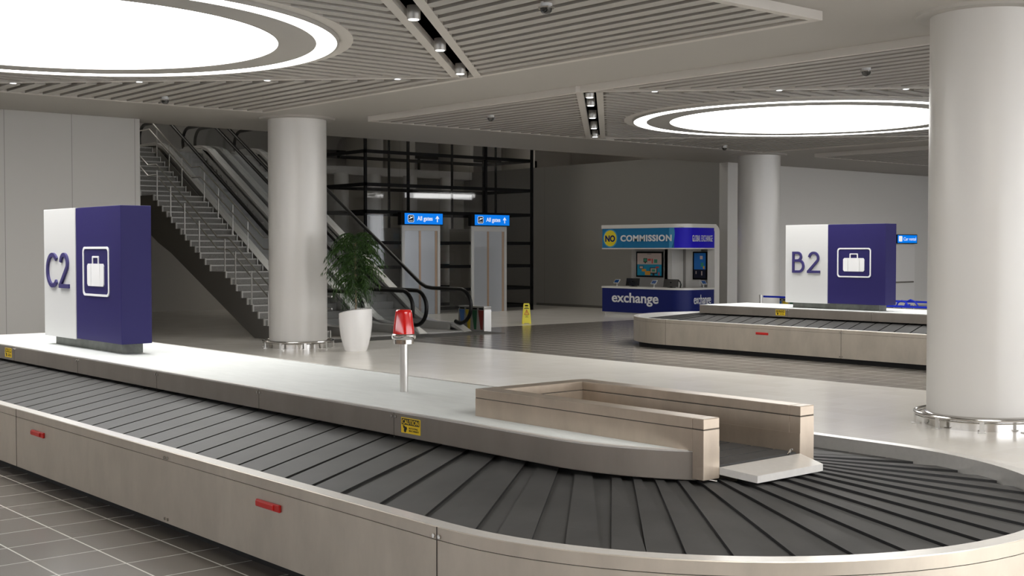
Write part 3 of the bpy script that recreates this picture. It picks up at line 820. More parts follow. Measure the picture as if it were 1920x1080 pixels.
def stair_z(x):
    # walking line through nosings
    for k in range(1, NST):
        if xk(k) >= x >= xk(k+1):
            if k in (10, 23): return RZ*k+(.0 if x > xk(k+1)+.3 else RZ*(xk(k+1)+.3-x)/.3)
            return RZ*k+RZ*(xk(k)-x)/(xk(k)-xk(k+1))
    return RZ if x > xk(1) else RZ*NST
for sy, nm in ((SY0+.10, 'near'), (SY1-.10, 'far')):
    g = MB(); xs = [xk(1)+.25]+[xk(k) for k in (1, 5, 9)]+[-31.95, -32.6, -33.2, -34.4, -35.4, xk(22), xk(22)-.3, -37.2, -37.9, -39, xk(NST), -42.0]
    for hh in (.95, .62):
        g.tube([(x, sy, stair_z(x)+hh) for x in xs], .022, 8)
    r = g.build('railing', 'brushed_steel', t, True)
    for k in (2, 5, 8, 10, 13, 16, 19, 22, 25, 28, 31):
        x = xk(k)-.15; p = MB(); p.cyl((x, sy-.05 if nm == 'near' else sy+.05), .02, .02, RZ*k, RZ*k+.93, 10)
        p.cyl((x, sy-.05 if nm == 'near' else sy+.05), .045, .045, RZ*k, RZ*k+.015, 12)
        p.build('railing_post', 'brushed_steel', r, True)

# ------------------------------------------------------------------ escalators
Z2 = 5.88
def escalator(y0, y1, label):
    t = thing('escalator', label, 'escalator', (-35, (y0+y1)/2, 0), 'escalators')
    xb, xt = -30.75, -38.75     # handrail bend points (z 1.26 -> top)
    def line(x, low, xb_=None):  # inclined profile with given base height
        s_ = .577
        if x > xb: return low
        return min(low+(xb-x)*s_, Z2-.0+low-.06)
    def hand(yc):
        pts = []; z0 = 1.24
        for a in range(-115, 91, 15):   # lower newel curve, from bottom to top
            A = radians(a); pts.append((-28.93+.52*cos(A), yc, .74+.50*sin(A)))
        pts += [(-29.6, yc, z0), (-30.3, yc, z0), (-30.6, yc, z0+.03), (-30.9, yc, z0+.14)]
        top = Z2+.95
        xe = xb-(top-z0)/.577
        pts += [(xe+.35, yc, top-.16), (xe, yc, top-.04), (xe-.3, yc, top), (-42.2, yc, top)]
        for a in range(90, 296, 15):
            A = radians(a); pts.append((-42.2+.5*cos(A), yc, top-.5+.5*sin(A)))
        return pts
    for yc in (y0, y1):
        b = MB(); b.tube(hand(yc), .04, 10, flat=(.055, .06)); b.build('handrail', 'rubber_black', t, True, angle=60)
        pts = [p for p in hand(yc)]
        low = [(-28.95, .28), (-29.6, .28), (-30.75, .34), (-31.2, .58)]
        xe = xb-(Z2+.28-.34)/.577
        low += [(xe, Z2+.2), (xe-.6, Z2+.28), (-42.2, Z2+.28)]
        # glass balustrade: polygon between handrail centre line and decking
        poly = [(p[0], p[2]) for p in pts]+[(x, z) for x, z in reversed(low)]
        b = MB(); n = len(poly); v = [(x, yc-.006, z) for x, z in poly]+[(x, yc+.006, z) for x, z in poly]
        b.add(v, [tuple(range(n)), tuple(reversed(range(n, 2*n)))]+[(i, n+i, n+(i+1) % n, (i+1) % n) for i in range(n)])
        o = b.build('glass_balustrade', 'clear_glass', t)
        # decking (closed profile following the incline)
        dk = [(-28.55, 0.01), (-28.75, .10), (-29.0, .20), (-29.3, .25), (-30.2, .25), (-30.7, .33), (-31.1, .50)]
        x2 = xb-(Z2+.24-.33)/.577
        dk += [(x2+.3, Z2+.07), (x2-.2, Z2+.22), (x2-.8, Z2+.25), (-42.3, Z2+.25), (-42.6, Z2+.02)]
        b = MB(); w = .15
        for (xa, za), (xc, zc) in zip(dk, dk[1:]):
            s_ = 0 if xa > -29.2 else .1
            b.add([(xa, yc-w, za), (xc, yc-w, zc), (xc, yc+w, zc), (xa, yc+w, za), (xa, yc-w, za-.10 if za > .12 else 0), (xc, yc-w, zc-.10 if zc > .12 else 0), (xc, yc+w, zc-.10 if zc > .12 else 0), (xa, yc+w, za-.10 if za > .12 else 0)],
                  [(0, 1, 2, 3), (7, 6, 5, 4), (0, 4, 5, 1), (3, 2, 6, 7)])
        b.build('decking', 'escalator_steel', t)
    # truss cladding: outer side sheets
    for yy in (y0-.145, y1+.13):
        tp = [(-29.0, .15), (-30.2, .16), (-30.7, .24), (-31.1, .42), (-40.9, Z2+.02), (-42.6, Z2+.1)]
        bt = [(-42.6, Z2-1.0), (-41.2, Z2-1.05), (-32.4, .05), (-32.2, 0), (-29.0, 0)]
        poly = tp+bt; b = MB(); n = len(poly); v = [(x, yy, z) for x, z in poly]+[(x, yy+.015, z) for x, z in poly]
        b.add(v, [tuple(range(n)), tuple(reversed(range(n, 2*n)))]+[(i, n+i, n+(i+1) % n, (i+1) % n) for i in range(n)]); b.build('side_cladding', 'escalator_steel', t)
    b = MB()
    P = [(-42.6, Z2-1.0), (-41.2, Z2-1.05), (-32.4, .05)]
    for (xa, za), (xc, zc) in zip(P, P[1:]): b.add([(xa, y0-.13, za), (xc, y0-.13, zc), (xc, y1+.13, zc), (xa, y1+.13, za)], [(0, 1, 2, 3)])
    b.build('underside', 'stair_side', t)
    b = MB(); ya, yb_ = y0+.17, y1-.17
    z = .03; x = -31.0; n = 0
    b.box(-31.0, -28.6, ya, yb_, 0, .03)
    while z < Z2-.05:
        dz = .21 if n > 0 else .12; z2_ = min(z+dz, Z2-.02); b.box(x-.36, x, ya, yb_, z-.25 if z > .3 else 0.0, z2_); x -= .364; z = z2_; n += 1
    b.box(-42.6, x, ya, yb_, Z2-.2, Z2+.005)
    b.build('steps', 'escalator_step', t)
    # tooth shaped step risers seen against skirt
    b = MB()
    for yy in (y0+.155, y1-.17):
        P = [(-29.2, .02, .22), (-31.0, .02, .30), (-40.9, Z2-.2, Z2+.1), (-42.6, Z2-.2, Z2+.2)]
        for (xa, l0, h0), (xc, l1, h1) in zip(P, P[1:]):
            b.add([(xa, yy, l0), (xc, yy, l1), (xc, yy, h1), (xa, yy, h0), (xa, yy+.015, l0), (xc, yy+.015, l1), (xc, yy+.015, h1), (xa, yy+.015, h0)], [(0, 1, 2, 3), (4, 5, 6, 7), (3, 2, 6, 7)])
    b.build('skirting', 'escalator_steel', t)
    b = MB(); b.box(-28.9, -28.35, ya-.05, yb_+.05, 0, .012); b.build('comb_plate', 'brushed_steel', t)
escalator(18.93, 20.60, 'left escalator with black handrails next to the stone staircase')
escalator(21.08, 22.69, 'right escalator with black handrails in front of the lifts')
b = MB(); b.box(-28.3, -27.35, 17.4, 23.1, 0, .012); tag(b.build('entrance_mat', 'mat_dark'), 'dark grey mat on the floor in front of the escalators', 'mat')

# ------------------------------------------------------------------ glass lift shaft
GY0, GY1, GX0, GX1 = 24.95, 32.97, -40.4, -37.3
t = thing('lift_shaft', 'black framed glass lift shaft behind the escalators', 'lift shaft', (-38.8, 29, 0))
levels = [.19, .89, 1.76, 2.65, 3.77, 4.74, 5.92, 7.1, 8.3]
b = MB(); q = .06
for z in levels:
    b.box(GX1-.06, GX1, GY0, GY1, z-q, z+q); b.box(GX0, GX0+.06, GY0, GY1, z-q, z+q)
    b.box(GX0+.06, GX1-.06, GY0, GY0+.06, z-q, z+q); b.box(GX0+.06, GX1-.06, GY1-.06, GY1, z-q, z+q)
for y in (GY0, GY1-.1, 30.5): b.box(GX1-.08, GX1, y, y+.1, 0, 10.5)
for y in (GY0, GY1-.1, 29.0): b.box(GX0, GX0+.08, y, y+.1, 0, 10.5)
b.build('frame', 'frame_black', t)
b = MB(); b.box(GX1-.045, GX1-.035, GY0+.1, 26.5, .05, 10.5); b.box(GX1-.045, GX1-.035, 28.3, 29.75, .05, 10.5); b.box(GX1-.045, GX1-.035, 31.55, GY1-.1, .05, 10.5)
b.box(GX1-.045, GX1-.035, 26.5, 28.3, 3.8, 10.5); b.box(GX1-.045, GX1-.035, 29.75, 31.55, 3.8, 10.5)
b.build('front_glass', 'shaft_glass', t)
b = MB(); b.box(GX0, GX1, GY0+.03, GY0+.04, .05, 10.5); b.build('side_glass', 'shaft_glass', t)
for i, y in enumerate((27.32, 28.2, 30.35, 33.0)):
    b = MB(); xx = -39.2
    b.cyl((xx, min(y, 32.6)), .05, .05, 0, [10.5, 5.3, 10.5, 10.5][i], 10); b.build('guide_rail', 'frame_black', t)
def lift(y0, y1, label):
    yc = (y0+y1)/2; x = -37.3; t = thing('lift', label, 'lift', (x, yc, 0), 'lifts with all gates signs')
    b = MB(); w = .12
    b.box(x, x+.06, y0, y0+w, 0, 3.10); b.box(x, x+.06, y1-w, y1, 0, 3.10); b.box(x, x+.06, y0, y1, 3.10, 3.32); b.build('door_frame', 'sign_white', t, bevel=.005)
    for a, c in ((y0+w, yc-.09), (yc, y1-.22)):
        b = MB(); b.box(x, x+.02, a, c, 0, 3.10); b.build('door_leaf', 'elevator_steel', t)
    for a, c in ((yc-.09, yc), (y1-.22, y1-w)):
        b = MB(); b.box(x, x+.03, a, c, 0, 3.10); b.build('copper_strip', 'copper_trim', t)
    b = MB(); b.box(x-1.4, x, y0+.05, y1-.05, 0, 3.2); b.build('car', 'brushed_steel', t)
    return t
lift(26.53, 28.27, 'steel lift under the left blue sign reading All gates')
lift(29.78, 31.53, 'steel lift under the right blue sign reading All gates')
def gate_sign(y0, y1, label):
    x = -37.08; t = thing('gate_sign', label, 'sign', (x, (y0+y1)/2, 3.5))
    b = MB(); b.box(x-.2, x, y0-.16, y1+.02, 3.30, 3.76); b.build('housing', 'frame_black', t)
    b = MB(); b.box(x, x+.008, y0, y1-.01, 3.335, 3.735); b.build('face', 'sign_blue', t)
    p = x+.008
    b = MB(); fring(b, 'x', rrect(y0+.14, y0+.41, 3.40, 3.67, .05), rrect(y0+.155, y0+.395, 3.415, 3.655, .04), p, .005); b.build('icon_border', 'text_lit', t)
    b = MB(); fpoly(b, 'x', rrect(y0+.155, y0+.395, 3.415, 3.655, .04), p, .004); b.build('icon_ground', 'sign_ink', t)
    b = MB()
    fpoly(b, 'x', [(y0+.185, 3.53), (y0+.205, 3.515), (y0+.365, 3.585), (y0+.37, 3.605), (y0+.34, 3.61)], p+.004, .004)
    fpoly(b, 'x', [(y0+.22, 3.61), (y0+.25, 3.61), (y0+.33, 3.57), (y0+.29, 3.55)], p+.004, .005)
    fpoly(b, 'x', [(y0+.20, 3.45), (y0+.35, 3.45), (y0+.35, 3.465), (y0+.20, 3.465)], p+.004, .004)
    b.build('plane_icon', 'text_lit', t)
    text('lettering', 'All gates', 'x', y0+.56, y0+1.26, 3.42, 3.63, p, 'text_lit', t, .005, .012)
    b = MB(); yc = y0+1.48
    fbox(b, 'x', yc-.018, yc+.018, 3.42, 3.62, p, .005)
    fpoly(b, 'x', [(yc-.085, 3.55), (yc-.06, 3.53), (yc, 3.60), (yc+.06, 3.53), (yc+.085, 3.55), (yc, 3.655)], p, .006); b.build('arrow', 'text_lit', t)
gate_sign(26.53, 28.27, 'left blue All gates sign with a white arrow over the left lift')
gate_sign(29.80, 31.53, 'right blue All gates sign with a white arrow over the right lift')

# concourse columns behind the shaft, and upper level
words = ['first', 'second', 'third', 'fourth', 'fifth']
for i, y in enumerate((28.27, 29.89, 31.78, 33.78)):
    b = MB(); b.cyl((-44, y), .30, .30, 0, 5.58, 32, False); tag(b.build('slim_column', 'column_paint', None, True), 'slim grey column behind the lift shaft, %s from the left' % words[i], 'column', 'slim columns behind the lift shaft')
for i, y in enumerate((32.1, 33.9, 37.4, 41.4)):
    b = MB(); b.cyl((-48, y), .85, .85, 5.95, 10.6, 40, False); tag(b.build('upper_column', 'wall_plain', None, True), 'thick dark column on the upper floor beyond the shaft, %s from the left' % words[i], 'column', 'thick columns on the upper floor')
t = thing('linear_lamp', 'long pale strip lamp seen through the lift shaft glass', 'ceiling lamp', (-43.0, 33, 4.7))
b = MB(); b.box(-43.1, -43.0, 30.75, 34.4, 4.58, 4.82); b.build('housing', 'sign_white', t)
b = MB(); b.box(-43.0, -42.99, 30.78, 34.37, 4.60, 4.80); b.build('diffuser', 'text_lit', t)
# upper guard with black rails
t = thing('upper_guardrail', 'black barred guard on the upper floor beyond the lift shaft', 'railing', (-50, 36, 5.95))
for z in (6.35, 7.15): b = MB(); b.box(-51.9, -51.8, 30, 46, z-.09, z+.09); b.build('bar', 'frame_black', t)
for y in (30, 38, 46): b = MB(); b.box(-51.9, -51.8, y-.05, y+.05, 5.95, 7.3); b.build('post', 'frame_black', t)
# upper level lamps; the long one is added out of view to brighten the void
for i, (x, y, sx, sy) in enumerate(((-44.5, 17.5, 3, 3), (-36.0, 26.0, 3.0, 8))):
    t = thing('upper_ceiling_lamp', ['square lamp on the ceiling above the top of the staircase', 'added unseen fill lamp on the high ceiling above the lift shaft and escalators'][i], 'ceiling lamp', (x, y, 10.5))
    b = MB(); b.box(x-sx/2-.05, x+sx/2+.05, y-sy/2-.05, y+sy/2+.05, 10.48, 10.6); b.build('housing', 'sign_white', t)
    b = MB(); b.box(x-sx/2, x+sx/2, y-sy/2, y+sy/2, 10.47, 10.482); b.build('diffuser', 'upper_lamp', t)

# ------------------------------------------------------------------ recycling bin
def recycling(loc, label):
    x1, y0 = loc; W = 1.2; t = thing('recycling_bin', label, 'recycling bin', (x1-W/2, y0+.15, 0), 'recycling stations')
    b = MB(); b.box(x1-W, x1-.02, y0+.012, y0+.26, .02, .70); b.build('body', 'kiosk_grey', t)
    b = MB(); b.box(x1-.02, x1, y0, y0+.27, 0, .64); b.build('end_panel', 'brushed_steel', t)
    b = MB(); b.box(x1-W-.02, x1-W, y0, y0+.27, 0, .64); b.build('end_panel', 'brushed_steel', t)
    b = MB(); b.prism([(x1-W-.02, y0-.005), (x1, y0-.005), (x1, y0+.275), (x1-W-.02, y0+.275)], .70, .735); b.build('lid', 'brushed_steel', t, bevel=.01)
    w = W/4
    for k, (c_, nm) in enumerate((('bin_blue', 'blue'), ('bin_yellow', 'yellow'), ('bin_green', 'green'), ('bin_red', 'red'))):
        a = x1-W+w*k; b = MB(); fpoly(b, 'y', [(a+.13, .05), (a+.22, .05), (a+.26, .62), (a+.02, .62)], y0+.012, .012); o = b.build('colour_panel', c_, t); o['label'] = nm+' tapering front panel'
        b = MB(); fbox(b, 'y', a+.05, a+.25, .64, .68, y0+.012, .006); b.build('slot', 'black', t)
recycling((-28.25, 23.05), 'four-colour recycling station beside the right escalator')
recycling((-25.9, 35.2), 'recycling station by the wall behind the far carousel, left of the sign B2')

# ------------------------------------------------------------------ wet floor sign
cx, cy = -30.45, 26.62
t = thing('wet_floor_sign', 'yellow A-frame wet floor sign near the lifts', 'wet floor sign', (cx, cy, 0))
th = YAW-pi/2+.15   # face the camera direction roughly
Rz = Matrix.Translation((cx, cy, 0)) @ Matrix.Rotation(radians(52), 4, 'Z')
for s_ in (-1, 1):
    b = MB(); 
    def pt(u, z, dd): 
        yb_ = s_*(.17-.15*(z/.66))
        return Rz @ Vector((u, yb_+dd*s_, z))
    out = [(-.145, 0), (-.09, 0), (-.08, .03), (.08, .03), (.09, 0), (.145, 0), (.10, .62), (.085, .66), (-.085, .66), (-.10, .62)]
    # panel as strips with handle hole
    def pan(poly):
        n = len(poly); v = [pt(u, z, 0) for u, z in poly]+[pt(u, z, .012) for u, z in poly]
        b.add(v, [tuple(range(n)), tuple(reversed(range(n, 2*n)))]+[(i, n+i, n+(i+1) % n, (i+1) % n) for i in range(n)])
    def hw_(z): return .145-.045*z/.62
    pan([(-.145, 0), (-.09, 0), (-.08, .03), (.08, .03), (.09, 0), (.145, 0), (hw_(.56), .56), (-hw_(.56), .56)])
    pan([(-hw_(.56), .56), (-.055, .56), (-.055, .61), (-hw_(.61), .61)]); pan([(.055, .56), (hw_(.56), .56), (hw_(.61), .61), (.055, .61)])
    pan([(-hw_(.61), .61), (hw_(.61), .61), (.085, .66), (-.085, .66)])
    leaf = b.build('panel', 'yellow_plastic', t)
    if s_ == -1:
        b = MB()
        def pl(poly):
            n = len(poly); v = [pt(u, z, .012) for u, z in poly]+[pt(u, z, .015) for u, z in poly]
            b.add(v, [tuple(range(n)), tuple(reversed(range(n, 2*n)))]+[(i, n+i, n+(i+1) % n, (i+1) % n) for i in range(n)])
        def bar(u0, u1, z0, z1): pl([(u0, z0), (u1, z0), (u1, z1), (u0, z1)])
        bar(-.05, .05, .515, .53); bar(-.08, .08, .485, .505)
        for (a_, c_) in ((-.055, .045), (-.03, .03), (-.05, .05)): pass
        bar(-.06, .06, .265, .275); bar(-.02, .02, .24, .25); bar(-.055, .055, .215, .225)
        b.build('lettering', 'label_ink', leaf)
        b = MB()
        def tri(r0, z0, z1): return [(-r0, z0), (r0, z0), (0, z1)]
        pl([(-.085, .30), (.085, .30), (.075, .315), (-.075, .315)]); pl([(-.085, .30), (-.07, .30), (.005, .45), (-.005, .46)]); pl([(.07, .30), (.085, .30), (.005, .46), (-.005, .45)])
        pl([(-.01, .40), (.012, .40), (.012, .42), (-.01, .42)]); pl([(-.03, .33), (-.015, .33), (.02, .39), (0, .395)]); pl([(.005, .36), (.04, .33), (.05, .335), (.015, .37)])
        b.build('warning_triangle', 'red_label', leaf)
    if s_ == -1:
        pass

# ------------------------------------------------------------------ exchange kiosk
KX0, KX1, KY0, KY1 = -32.5, -28.6, 32.09, 33.95
t = thing('exchange_kiosk', 'white and blue currency exchange kiosk with rounded corner', 'kiosk', (-30.5, 33, 0))
def corner_path(x0, x1, y0, y1, r, n=10):
    pts = [(x0, y0), (x1-r, y0)]
    for k in range(1, n): a = -pi/2+pi/2*k/n; pts.append((x1-r+r*cos(a), y0+r+r*sin(a)))
    pts += [(x1, y0+r), (x1, y1)]
    return pts
def wallpath(name, pts, z0, z1, th_, m_, parent, smooth=True):
    b = MB(); n = len(pts); inn = []
    for i, p in enumerate(pts):
        a = Vector(pts[max(0, i-1)]); c = Vector(pts[min(n-1, i+1)]); d = (c-a).normalized(); nn = Vector((-d.y, d.x)); inn.append((p[0]+nn.x*th_, p[1]+nn.y*th_))
    v = [(x, y, z0) for x, y in pts]+[(x, y, z1) for x, y in pts]+[(x, y, z1) for x, y in inn]+[(x, y, z0) for x, y in inn]
    f = []
    for i in range(n-1): f += [(i, i+1, n+i+1, n+i), (n+i, n+i+1, 2*n+i+1, 2*n+i), (2*n+i, 2*n+i+1, 3*n+i+1, 3*n+i), (3*n+i, 3*n+i+1, i+1, i)]
    f += [(0, n, 2*n, 3*n), (n-1, 2*n-1, 3*n-1, 4*n-1)]
    b.add(v, f); return b.build(name, m_, parent, smooth, angle=30)
cp = corner_path(KX0, KX1, KY0, 33.72, .55)
wallpath('counter_front', cp, .15, 1.01, .06, 'kiosk_navy', t)
wallpath('plinth', corner_path(KX0+.08, KX1-.06, KY0+.08, 33.66, .5), 0, .15, .05, 'kiosk_white', t)
wallpath('counter_top', corner_path(KX0-.02, KX1+.02, KY0-.02, 33.74, .57), 1.01, 1.075, .62, 'kiosk_white', t)
wallpath('header_band', cp, 2.46, 3.16, .05, 'kiosk_cyan', t)
wallpath('header_top', corner_path(KX0-.02, KX1+.03, KY0-.03, 33.80, .57), 3.16, 3.29, .5, 'kiosk_white', t)
wallpath('header_sill', corner_path(KX0-.01, KX1+.015, KY0-.015, 33.74, .56), 2.42, 2.46, .3, 'kiosk_white', t)
hp = [p for p in cp if p[0] > KX1-.45] ; hp = [(KX1-.40, KY0)]+[p for p in corner_path(KX0, KX1+.008, KY0-.008, 33.72, .55) if p[0] > KX1-.42]
wallpath('header_blue', hp, 2.462, 3.158, .012, 'kiosk_blue', t)
b = MB()
arc = [(KX1-.58, 3.155)]
pts_ = []
for k in range(12): a = pi/2-k*(pi/2)/11*1.0; pts_.append((KX1-.62+.27*cos(a*.9)+0, 2.80+.355*sin(a)*1.0))
fpoly(b, 'y', [(KX1-.62, 2.465)]+[(KX1-.62+.25*sin(pi*(.15+.5*k/10)), 2.465+.69*k/10) for k in range(11)]+[(KX1-.62, 3.155)], KY0-.008, .006)
b.build('header_arc', 'kiosk_cyan_light', t)
# side pylon and upright
b = MB(); b.box(KX1-.3, KX1+.02, 33.72, 33.98, 0, 3.05); b.build('pylon', 'kiosk_white', t)
b = MB()
pf = [(33.70, 3.29), (33.78, 3.28), (33.88, 3.23), (33.95, 3.15), (33.98, 3.05), (33.70, 3.05)]
fpoly(b, 'x', pf, KX1-.3, .32); b.build('pylon_corner', 'kiosk_white', t)
b = MB(); b.cyl((KX0+.06, KY0+.1), .03, .03, 0, .16, 12); b.build('foot', 'stainless', t)
b = MB(); b.box(KX0+.9, KX1-.3, 33.9, 33.98, 0, 3.2); o = b.build('back_wall', 'kiosk_grey', t)
b = MB(); b.box(KX0+.2, KX0+.95, 33.8, 33.9, 0, 3.2); b.build('side_screen', 'stair_side', t)
b = MB(); b.box(-30.55, -30.2, 33.3, 33.9, 1.0, 2.46); b.build('inner_pillar', 'kiosk_white', t)
b = MB(); b.box(-30.0, -29.35, 33.82, 33.9, 0, 2.46); b.build('white_panel', 'kiosk_white', t)
b = MB(); b.box(KX0, KX1-.1, KY0+.05, 33.95, 3.17, 3.2); b.build('canopy', 'kiosk_white', t)
text('lettering', 'exchange', 'y', -32.0, -29.72, .40, .86, KY0, 'text_white', t, .012, .018)
text('lettering', 'exchange', 'x', 32.66, 33.55, .42, .84, KX1, 'text_white', t, .012, .003)
text('header_lettering', 'COMMISSION', 'y', -31.56, -29.10, 2.69, 2.92, KY0-.014, 'text_white', t, .008, .035, 1.1)
text('header_lettering', 'GLOBAL EXCHANGE', 'x', 32.55, 33.60, 2.68, 2.90, KX1+.02, 'text_white', t, .008, .0, 1.1)
b = MB(); n = 36
for r, nm, dd in ((.335, 'kiosk_cyan_light', .006), (.29, 'kiosk_yellow', .010)):
    b.use(nm); fpoly(b, 'y', [(-32.09+r*1.1*cos(2*pi*i/n), 2.81+r*sin(2*pi*i/n)) for i in range(n)], KY0, dd)
b.build('round_badge', None, t)
text('badge_lettering', 'NO', 'y', -32.34, -31.84, 2.68, 2.92, KY0-.010, 'kiosk_navy', t, .006, .04)
# framed posters
def poster(x0, x1, z0, z1, y, label):
    p = thing('poster', label, 'poster', ((x0+x1)/2, y, (z0+z1)/2))
    b = MB(); b.box(x0, x1, y-.04, y, z0, z1); b.build('frame', 'frame_black', p)
    yy = y-.04; m_ = .06; zm = (z0+z1)/2
    b = MB(); b.use('poster_cream'); fbox(b, 'y', x0+m_, x1-m_, zm, z1-m_, yy, .003); b.use('poster_teal'); fbox(b, 'y', x0+m_, x1-m_, z0+m_, zm, yy, .003)
    w = x1-x0; h = z1-z0
    def bx(c_, u0, u1, v0, v1, d=.005): b.use(c_); fbox(b, 'y', x0+w*u0, x0+w*u1, z0+h*v0, z0+h*v1, yy, d)
    bx('label_ink', .28, .42, .58, .74); bx('poster_green', .30, .40, .61, .72, .007); bx('label_ink', .33, .37, .54, .58); bx('poster_red', .44, .56, .64, .72); bx('poster_red', .59, .63, .54, .72); bx('poster_green', .68, .80, .56, .70)
    bx('poster_cream', .14, .26, .34, .42); bx('label_ink', .12, .28, .32, .44, .004); bx('poster_orange', .34, .54, .08, .24); bx('poster_orange', .22, .38, .22, .32); bx('label_ink', .52, .80, .14, .38, .004); bx('poster_cream', .55, .77, .18, .35); bx('poster_green', .60, .72, .22, .31, .007); bx('label_ink', .62, .70, .07, .14); bx('poster_red', .74, .86, .36, .42); bx('poster_red', .84, .88, .08, .20)
    bx('label_ink', .42, .58, .90, .915)
    b.build('print', None, p)
poster(-31.92, -30.60, 1.40, 2.33, 33.30, 'square framed poster of computers inside the exchange kiosk')
b = MB(); b.box(-32.2, -30.4, 33.30, 33.36, 1.0, 2.46); b.build('poster_wall', 'kiosk_grey', t)
p = thing('poster', 'tall narrow framed blue poster at the right inside the exchange kiosk', 'poster', (-29.2, 33.8, 1.85))
x0, x1, z0, z1, yy = -29.18, -28.52, 1.34, 2.33, 33.70
x0, x1 = -29.62, -28.96
y_ = 33.80
b = MB(); b.box(x0, x1, y_-.04, y_, z0, z1); b.build('frame', 'frame_black', p)
b = MB(); b.use('poster_blue'); fbox(b, 'y', x0+.06, x1-.06, z0+.36, z1-.05, y_-.04, .003); b.use('sign_ink'); fbox(b, 'y', x0+.06, x1-.06, z0+.05, z0+.36, y_-.04, .003)
b.use('poster_cream'); fbox(b, 'y', x0+.34, x0+.46, z0+.72, z0+.84, y_-.04, .005); fbox(b, 'y', x0+.14, x0+.18, z0+.2, z0+.3, y_-.04, .005); fbox(b, 'y', x0+.40, x0+.45, z0+.15, z0+.3, y_-.04, .005)
b.use('poster_green'); fbox(b, 'y', x0+.38, x0+.5, z0+.45, z0+.6, y_-.04, .005); b.use('poster_orange'); fbox(b, 'y', x0+.48, x0+.55, z0+.38, z0+.48, y_-.04, .005)
b.build('print', None, p)
# things on the counter
def monitor(x0, x1, y, label):
    p = thing('monitor', label, 'monitor', ((x0+x1)/2, y, 1.075)); b = MB(); zc = 1.075
    v = [(x0+.03, y, zc+.03), (x1, y, zc+.03), (x1-.04, y+.08, 1.37), (x0, y+.08, 1.37)]
    b.add(v+[(a, c+.03, d) for a, c, d in v], [(0, 1, 2, 3), (7, 6, 5, 4), (0, 4, 5, 1), (1, 5, 6, 2), (2, 6, 7, 3), (3, 7, 4, 0)]); b.build('screen', 'screen_dark', p)
    b = MB(); b.box((x0+x1)/2-.12, (x0+x1)/2+.12, y-.0, y+.16, zc, zc+.02); b.box((x0+x1)/2-.03, (x0+x1)/2+.03, y+.04, y+.09, zc+.02, zc+.2); b.build('stand', 'frame_black', p)
monitor(-31.69, -31.02, 32.45, 'left black monitor seen from behind on the exchange counter')
monitor(-29.80, -29.10, 32.38, 'right black monitor seen from behind near the counter corner')
b = MB(); b.tube([(-29.06, 32.48, 1.08), (-29.03, 32.48, 1.2), (-29.08, 32.48, 1.3), (-29.16, 32.48, 1.34)], .02, 8); tag(b.build('cable_arm', 'frame_black', None, True), 'black curved arm beside the right monitor', 'arm')
def tablet(x, y, face, label):
    p = thing('tablet_stand', label, 'tablet', (x, y, 1.075), 'tablets on the exchange counter'); 
    b = MB(); b.cyl((x, y), .05, .05, 1.075, 1.085, 16); b.cyl((x, y), .018, .018, 1.085, 1.2, 10); b.build('stand', 'sign_white', p)
    M_ = Matrix.Translation((x, y, 1.255)) @ (Matrix.Rotation(radians(-38), 4, 'X') if face == 'y' else (Matrix.Rotation(radians(90), 4, 'Z') @ Matrix.Rotation(radians(-38), 4, 'X')))
    b = MB(); b.box(-.12, .12, -.01, .01, -.085, .085, M_); b.build('body', 'sign_white', p)
    b = MB(); b.box(-.1, .1, -.013, -.0095, -.065, .065, M_); b.build('screen', 'screen_blue', p)
tablet(-31.88, 32.22, 'y', 'left tablet on the exchange counter')
tablet(-30.05, 32.22, 'y', 'middle tablet between the two monitors on the exchange counter')
tablet(-28.80, 33.4, 'x', 'right tablet on the short side of the exchange counter')

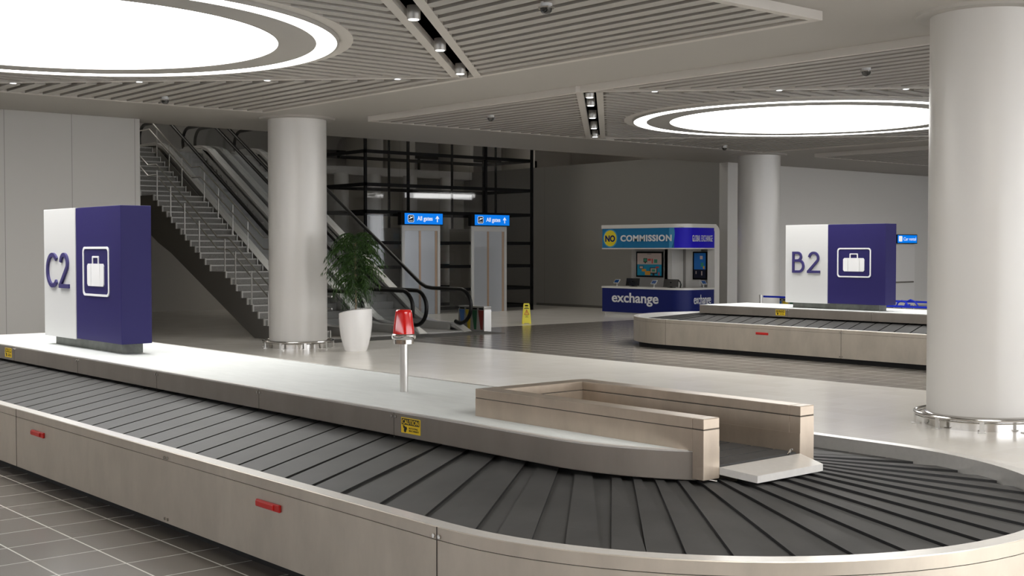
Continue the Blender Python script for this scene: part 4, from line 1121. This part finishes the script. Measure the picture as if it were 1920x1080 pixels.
# ------------------------------------------------------------------ queue barriers and trolleys behind the far carousel
def barrier(x0, x1, y, z, posts, label):
    t = thing('queue_barrier', label, 'barrier', (x0, y, 0), 'blue belt queue barriers')
    for x in posts:
        b = MB(); b.cyl((x, y), .17, .16, 0, .03, 24); b.cyl((x, y), .032, .032, .03, z+.04, 16); b.cyl((x, y), .045, .045, z-.06, z+.05, 16); b.build('post', 'brushed_steel', t, True)
    b = MB(); b.box(x0, x1, y-.006, y+.006, z-.028, z+.028); b.build('belt', 'barrier_blue', t)
barrier(-24.0, -12.0, 30.6, .97, (-24.1, -20.5, -16.6, -12.0), 'rear blue belt barrier behind the far carousel')
barrier(-19.5, -12.0, 28.6, .93, (-19.5, -16.95, -12.0), 'front blue belt barrier behind the far carousel')
def trolley(x, y, label):
    t = thing('luggage_trolley', label, 'luggage trolley', (x, y, 0), 'luggage trolleys')
    b = MB(); b.tube([(x-.45, y-.25, .14), (x+.4, y-.25, .14), (x+.4, y+.25, .14), (x-.45, y+.25, .14)], .02, 8, closed=True)
    for s_ in (-.25, .25): b.tube([(x-.45, y+s_, .14), (x-.5, y+s_, .6), (x-.55, y+s_, .92)], .02, 8)
    b.build('frame', 'stainless', t, True)
    b = MB(); b.box(x-.42, x+.36, y-.22, y+.22, .15, .17); b.build('platform', 'sign_white', t)
    b = MB(); b.box(x-.50, x-.30, y-.24, y+.24, .50, .78); b.build('basket', 'sign_white', t)
    b = MB(); b.tube([(x-.62, y, .90), (x-.57, y, 1.01), (x-.46, y, 1.06), (x-.34, y, 1.02), (x-.24, y, .91)], .022, 8); b.tube([(x-.55, y-.12, .92), (x-.55, y+.12, .92)], .02, 8); b.build('handle', 'barrier_blue', t, True)
    for dx, dy in ((-.4, -.25), (-.4, .25), (.35, 0)):
        b = MB(); Mx = Matrix.Translation((x+dx, y+dy, .07)) @ Matrix.Rotation(pi/2, 4, 'X'); b.prism([(.07*cos(2*pi*i/16), .07*sin(2*pi*i/16)) for i in range(16)], -.02, .02, Mx); b.build('wheel', 'rubber_black', t)
trolley(-17.75, 28.98, 'left luggage trolley with a blue hoop handle, partly hidden by the sign B2')
trolley(-17.95, 29.72, 'right luggage trolley with a blue hoop handle, right of the sign B2')

# ------------------------------------------------------------------ world, colour
w = bpy.data.worlds.new('world'); SC.world = w; w.use_nodes = True
w.node_tree.nodes['Background'].inputs[0].default_value = (.97, .97, 1, 1); w.node_tree.nodes['Background'].inputs[1].default_value = 3.3
vs_ = SC.view_settings; vs_.view_transform = 'Standard'; vs_.look = 'None'; vs_.gamma = 1; vs_.exposure = 1.25; vs_.use_curve_mapping = False
for o in list(bpy.data.objects):
    if '_o' in o: del o['_o']
